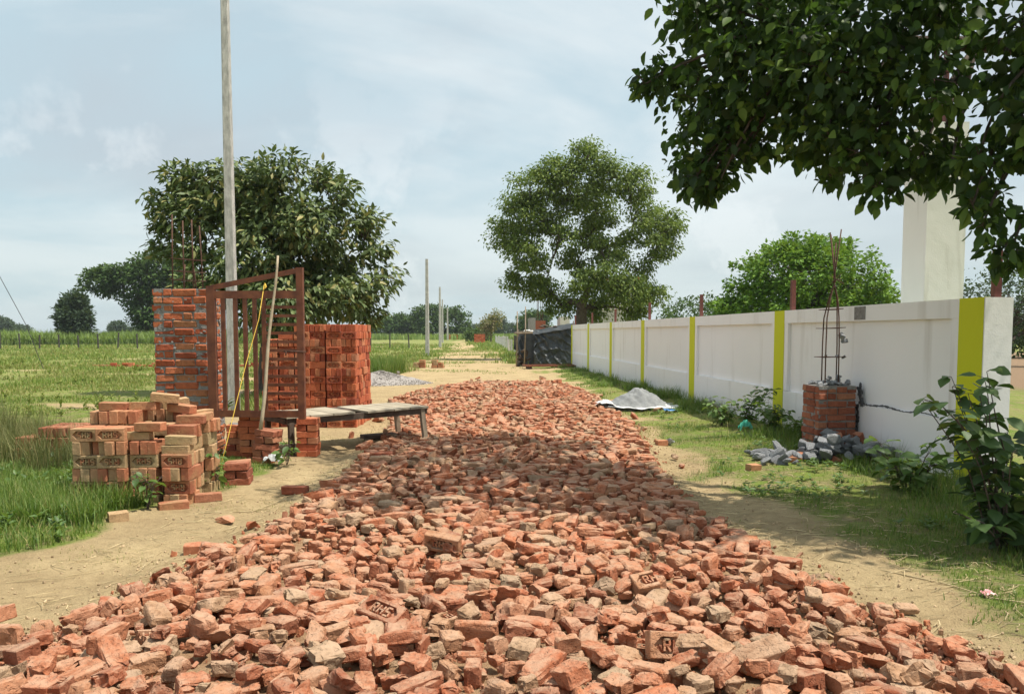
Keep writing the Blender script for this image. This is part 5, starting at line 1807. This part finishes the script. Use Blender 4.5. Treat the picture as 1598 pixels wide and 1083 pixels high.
# far field right of the track
n = 26000
r = 34 * (140 / 34) ** rg.random(n)
s = rg.uniform(-0.06, 0.06, n)
x, y = s * r, r
k = rg.random(n) < sstep(0.4, 0.9, grass_mask(x, y))
x, y = x[k], y[k]
blades('field_grass', x, y, rg.uniform(0.15, 0.45, len(x)), 0.0013 * y * rg.uniform(0.6, 1.4, len(x)), rg, M['grass'], 'grass right of the far track')
x, y = grow(60000, -6.5, 2.6, 13, 75, lambda x, y: sstep(0.55, 0.66, fbm(x * 0.5, y * 1.1, 0.8, 57)) * ((x < strip_l(y) - 0.1) | (x > strip_r(y) + 0.1) | (y > 22.5)), rg, 1.5)
blades('track_grass', x, y, rg.uniform(0.02, 0.07, len(x)) * np.clip(y / 24, 0.8, 2), 0.0007 * y * rg.uniform(0.6, 1.4, len(x)), rg, M['grass'], 'thin tufts of grass on the bare track', lean=1.5)
# rank tuft right behind the tall brick stack
x, y = grow(16000, -6.4, -3.9, 23.5, 28, lambda x, y: sstep(0.42, 0.56, fbm(x, y, 0.8, 53)), rg)
blades('tall_grass', x, y, rg.uniform(0.25, 0.75, len(x)), rg.uniform(0.012, 0.022, len(x)), rg, M['grass_lush'], 'rank tall grass behind the gravel heap', lean=0.7)
# tall crop standing beyond the left fence
n = 60000
x, y = rg.uniform(-95, -34, n), rg.uniform(88, 112, n)
k = np.abs(x) < 0.75 * y
x, y = x[k], y[k]
blades('tall_crop', x, y, rg.uniform(0.9, 1.9, len(x)) * (0.6 + 0.8 * fbm(x, y, 0.15, 54)), rg.uniform(0.08, 0.17, len(x)), rg, M['crop'], 'band of tall green crop beyond the far fence', lean=1.2)
n = 9000
x, y = rg.uniform(-60, 60, n), rg.uniform(150, 215, n)
blades('tall_crop', x, y, rg.uniform(0.8, 1.5, n), rg.uniform(0.25, 0.5, n), rg, M['crop'], 'low far band of green crop under the horizon trees', lean=0.6)
def rosettes(n, x0, x1, y0, y1, fn, size, mat, label, seed, power=1.0, nl=7, tall=0.6):
    rng = np.random.default_rng(seed)
    x, y = grow(n, x0, x1, y0, y1, fn, rng, power)
    m = len(x)
    i = np.repeat(np.arange(m), nl)
    sz = (size * rng.uniform(0.5, 1.4, m))[i]
    a = rng.uniform(0, 6.283, m * nl)
    up = rng.uniform(0.05, tall, m * nl)
    ax = np.stack([np.cos(a), np.sin(a), up], -1)
    base = np.stack([x[i], y[i], ground_z(x, y)[i] + rng.random(m * nl) * sz * tall * 1.3], -1)
    nm = np.stack([-np.cos(a) * 0.5, -np.sin(a) * 0.5, np.ones_like(a)], -1) + rng.normal(size=(m * nl, 3)) * 0.25
    o = place('low_weeds', leaves_mesh('low_weeds', base.astype(np.float32), ax, nm, sz * rng.uniform(0.7, 1.2, m * nl), LONG6, mat))
    tag(o, label, 'weeds', kind='stuff')


rosettes(1500, -6.0, -2.3, 4.2, 9.0, lambda x, y: sstep(0.5, 0.9, grass_mask(x, y)) * sstep(0.48, 0.60, fbm(x, y, 1.7, 81)), 0.055, M['leaf_weed'], 'broad-leaved weeds in the grass of the left verge', 81, nl=9, tall=1.1)
rosettes(2200, 1.9, 4.4, 4.6, 16, lambda x, y: (x < wall_x(y) - 0.05) * sstep(0.4, 0.9, grass_mask(x, y)) * sstep(0.48, 0.62, fbm(x, y, 1.7, 82)), 0.05, M['leaf_weed'], 'small broad-leaved weeds in the grass along the wall', 82, 1.3)
rosettes(2600, -26, -4.2, 10, 40, lambda x, y: (np.abs(x) < 0.72 * y) * sstep(0.3, 0.8, grass_mask(x, y)) * sstep(0.47, 0.60, fbm(x, y, 0.5, 83)), 0.085, M['leaf_field'], 'leafy yellow-green weeds scattered through the left field', 83, 1.3, nl=12, tall=1.5)
# clods and pebbles on the bare earth
SV, SF, off = [], [], 0
for k in range(6500):
    y = 3.2 + 12 * RNG.random() ** 1.8
    x = float(strip_r(y)) + RNG.exponential(0.45) if k % 2 else float(strip_l(y)) - RNG.exponential(0.4)
    if x > float(wall_x(y)) - 0.05:
        continue
    s_ = 0.003 + 0.011 * RNG.random() ** 2.5
    SV.append(gv @ euler_m(*(RNG.random(3) * 6)).T * s_ + np.array((x, y, float(ground_z(x, y)) + s_ * 0.4), np.float32))
    SF.append(gf + off)
    off += len(gv)
M['clod'] = simple_mat('earth_clod', (0.30, 0.22, 0.13), (0.48, 0.36, 0.22), 6, 0.95, 0.4, 60, island=0.3)
tag(place('pebbles', fast_mesh('pebbles', np.concatenate(SV), np.concatenate(SF), M['clod'])), 'pebbles and clods scattered on the bare earth', 'pebbles', kind='stuff')
# straw and dry stalks on the bare earth
mb = MB()
_r = random.Random(66)
for k in range(900):
    if k % 3:
        y = _r.uniform(3.6, 9)
        x = float(strip_r(y)) + _r.uniform(0.15, 1.5)
    else:
        y = _r.uniform(3.8, 9)
        x = float(strip_l(y)) - _r.uniform(0.1, 1.0)
    a = _r.gauss(0.3, 0.7)
    L = _r.uniform(0.05, 0.22)
    z = float(ground_z(x, y)) + 0.006
    mb.tube([(x, y, z), (x + L * 0.5 * math.cos(a), y + L * 0.5 * math.sin(a), z + _r.uniform(0, .012)), (x + L * math.cos(a + .2), y + L * math.sin(a + .2), z)], 0.0022, 3, caps=False)
o = mb.build('straw', M['straw'])
tag(o, 'dry straw stalks strewn on the bare earth', 'straw', kind='stuff')
for (p, lab) in (([(2.05, 4.9), (2.5, 4.35), (2.62, 4.1), (2.9, 3.95)], 'long dry twig curving over the earth at the right'), ([(-1.98, 6.7), (-2.15, 6.3), (-2.5, 6.05)], 'pale dry stalk on the sandy track at the left')):
    o = MB().tube([(a, b, float(ground_z(a, b)) + 0.010) for a, b in p], 0.004, 5).build('twig', M['straw'], None, True)
    tag(o, lab, 'twig')

# ------------------------------------------------------------------ small things
for (x, y, rz, lab, bs, sc) in ((-2.62, 6.55, 0.45, 'single flat brick at the grass edge before the brick pile', B_DARK, 1), (-1.98, 6.95, -0.1, 'single brick at the left edge of the brick-strewn road', B_DARK, 1),
                                (-2.12, 5.02, 0.3, 'small brick half alone on the sandy track', B_PILE, 0.45), (-3.0, 5.78, 0.6, 'brick half lying in the left grass', B_PILE, 0.6),
                                (1.93, 9.85, 0.2, 'brick half standing right of the strip beside a grey stone', B_PILE, 0.6), (2.55, 8.05, 0.3, 'small orange brick half before the rubble heap', B_PILE, 0.55),
                                (-1.50, 8.75, 0.1, 'large weathered brick at the left road edge in the shade', B_DARK, 1.1)):
    o = place('loose_brick', bs['plain'][int(abs(x * 10)) % 4], None, (x, y, float(ground_z(x, y)) + BH / 2 * min(1, sc + 0.2)), (math.pi / 2, 0, rz), (sc, 1, 1) if sc < 1 else sc)
    tag(o, lab, 'brick')
mb = MB()
lump(mb, (0, 0, 0), (0.075, 0.06, 0.055), 77)
o = mb.build('stone', M['concrete_rubble'], None, False, (2.04, 9.9, 0.04))
tag(o, 'grey stone beside a brick half right of the brick strip', 'stone')
_r = random.Random(5)
for k in range(12):
    x, y = _r.uniform(-5.2, -3.9), _r.uniform(24.5, 27)
    mb = MB()
    lump(mb, (0, 0, 0), (_r.uniform(.1, .2), _r.uniform(.1, .16), .1), 1500 + k)
    o = mb.build('stone', M['gravel'], None, False, (x, y, 0.05))
    tag(o, 'pale stone on the bank behind the gravel heap', 'stone', 'stones on the bank')


def crumple(name, x, y, w, d, h, mat, lab, cat, seed, res=12):
    rng = np.random.default_rng(seed)
    u, v = np.meshgrid(np.linspace(-1, 1, res), np.linspace(-1, 1, res))
    X = w * (u + 0.25 * (fbm(u * 2, v * 2, 1, seed) - .5))
    Y = d * (v + 0.25 * (fbm(u * 2, v * 2, 1, seed + 3) - .5))
    Z = h * fbm(u * 2.2, v * 2.2, 1, seed + 7) * (1.2 - 0.6 * (u * u + v * v)) + rng.uniform(0, h * 0.3, u.shape)
    V = np.stack([X, Y, Z], -1).reshape(-1, 3)
    i = np.arange(res * res).reshape(res, res)
    F = np.stack([i[:-1, :-1], i[:-1, 1:], i[1:, 1:], i[1:, :-1]], -1).reshape(-1, 4)
    o = place(name, fast_mesh(name, V, F, mat), None, (x, y, float(ground_z(x, y)) + 0.012))
    tag(o, lab, cat)


crumple('plastic_bag', 3.28, 10.75, 0.09, 0.06, 0.16, M['teal_plastic'], 'crumpled teal plastic bag in the grass by the wall', 'plastic bag', 3)
crumple('paper_wrapper', 2.62, 4.15, 0.035, 0.03, 0.03, M['pink_paper'], 'pink wrapper lying on the bare earth at the lower right', 'wrapper', 5)
crumple('white_rag', -2.62, 8.35, 0.10, 0.07, 0.14, M['white_sheet'], 'crumpled white rag at the foot of the leaning brick stack', 'rag', 8)

# ------------------------------------------------------------------ far fences
fp = MB().box((-0.05, -0.05, -0.1), (0.05, 0.05, 1.45)).mesh('post', M['fence_dark'])
fe = empty('wire_fence', (-52, 68, 0), 0, 'dark post and wire fence across the far left field', 'fence')
px_ = -0.2
k = 0
for k in range(26):
    place('post', fp, fe, (px_ + k * 1.72, 0.02 * k * 1.7, 0), (random.uniform(-.05, .05), random.uniform(-.06, .06), 0), (1, 1, random.uniform(0.85, 1.1)))
for z in (0.5, 0.85, 1.2):
    MB().tube([(px_, 0, z), (px_ + 25 * 1.72, 0.85, z)], 0.008, 4).build('wire', M['wire'], fe)
wp = MB().box((-0.07, -0.07, -0.1), (0.07, 0.07, 1.15)).mesh('post', M['fence_white'])
fe = empty('post_fence', (0.35, 44, 0), 0, 'row of short white posts right of the far track', 'fence')
for k in range(14):
    d = k * 4.2
    place('post', wp, fe, (-0.045 * d, d, 0), (random.uniform(-.05, .05), random.uniform(-.05, .05), 0), (1, 1, random.uniform(.8, 1.05)))
for z in (0.6, 0.95):
    MB().tube([(0, 0, z), (-0.045 * 54.6, 54.6, z)], 0.008, 4).build('wire', M['wire'], fe)
# line of bricks in the field
lb = empty('brick_row', (-17.6, 32.5, 0), R(2), 'low broken line of red bricks in the left field', 'brick row')
_r = random.Random(12)
for k in range(34):
    for c in range(1 if _r.random() < 0.5 else 2):
        place('brick', B_STACK['plain'][k % 4], lb, (k * 0.245, _r.gauss(0, 0.03), 0.05 + c * 0.085), (math.pi / 2, 0, _r.gauss(0, .1)), (1, 1.2, 1.1))
# guy wire at the far left edge
o = MB().tube([(-20.0, 30.0, 3.9), (-19.1, 30.3, 1.75), (-18.6, 30.5, 0.0)], 0.012, 5).build('guy_wire', M['wire'])
tag(o, 'thin slanting guy wire at the left edge of the sky', 'wire')

# ------------------------------------------------------------------ house behind the airy tree
ho = empty('white_house', (6.2, 62, 0), R(-4), 'cream house with orange parapet mostly hidden by the airy tree', 'house')
MB().box((0, 0, -0.1), (3.9, 4, 3.3)).build('wall', M['plaster_cream'], ho)
MB().box((-0.1, -0.1, 3.302), (4.0, 4.1, 3.5)).build('roof', M['plaster_cream'], ho)
MB().box((1.6, 0.4, 3.502), (3.9, 3.2, 5.5)).build('upper_room', M['plaster_cream'], ho)
MB().box((1.45, 0.2, 5.502), (4.25, 3.4, 5.64)).build('upper_roof', M['plaster_cream'], ho)
MB().box((1.43, 0.18, 5.642), (4.27, 3.42, 5.9)).build('parapet', M['orange_trim'], ho)
for (x, z0, z1, w) in ((0.7, 1.0, 2.2, 0.9), (2.4, 1.0, 2.2, 0.9)):
    f = MB().box((x, -0.04, z0), (x + w, 0.02, z1)).build('window', M['plaster_cream'], ho)
    MB().box((x + .08, -0.046, z0 + .08), (x + w - .08, -0.041, z1 - .08)).build('pane', M['dark_glass'], f)
f = MB().box((2.5, 0.36, 4.0), (3.3, 0.42, 4.9)).build('window', M['plaster_cream'], ho)
MB().box((2.58, 0.354, 4.08), (3.22, 0.359, 4.82)).build('pane', M['dark_glass'], f)
hw = empty('unfinished_house', (1.3, 55, 0), R(3), 'half-built brick and concrete hut with bare rebar beyond the shed', 'house')
MB().box((0, 0, -0.1), (0.38, 2.4, 2.5)).build('concrete_wall', M['mortar'], hw)
MB().box((0.381, 0.0, -0.1), (1.1, 2.4, 2.3)).build('brick_wall', M['brick_dark'], hw)
MB().box((2.2, 0.5, -0.1), (2.9, 2.4, 2.6)).build('white_wall', M['plaster_cream'], hw)
for (x, y, h) in ((0.5, 0.2, 4.2), (0.75, 0.2, 4.0), (0.9, 0.3, 4.4), (0.6, 0.4, 3.9)):
    MB().tube([(x, y, 2.2), (x + 0.03, y, h)], 0.022, 5).build('rebar', M['rebar'], hw)

# ------------------------------------------------------------------ haze
hv = NT('haze_air')
pv = hv.new('VolumePrincipled')
hv.set(pv, 'Color', (0.86, 0.93, 1.0))
hv.set(pv, 'Density', 0.00026)
hv.set(pv, 'Anisotropy', 0.25)
hv.L.new(pv.outputs[0], hv.out.inputs['Volume'])
o = MB().box((-1700, -230, -1.2), (1700, 1750, 13.0)).build('haze', hv.m)
tag(o, 'thin pale haze over the fields', 'haze', kind='stuff')
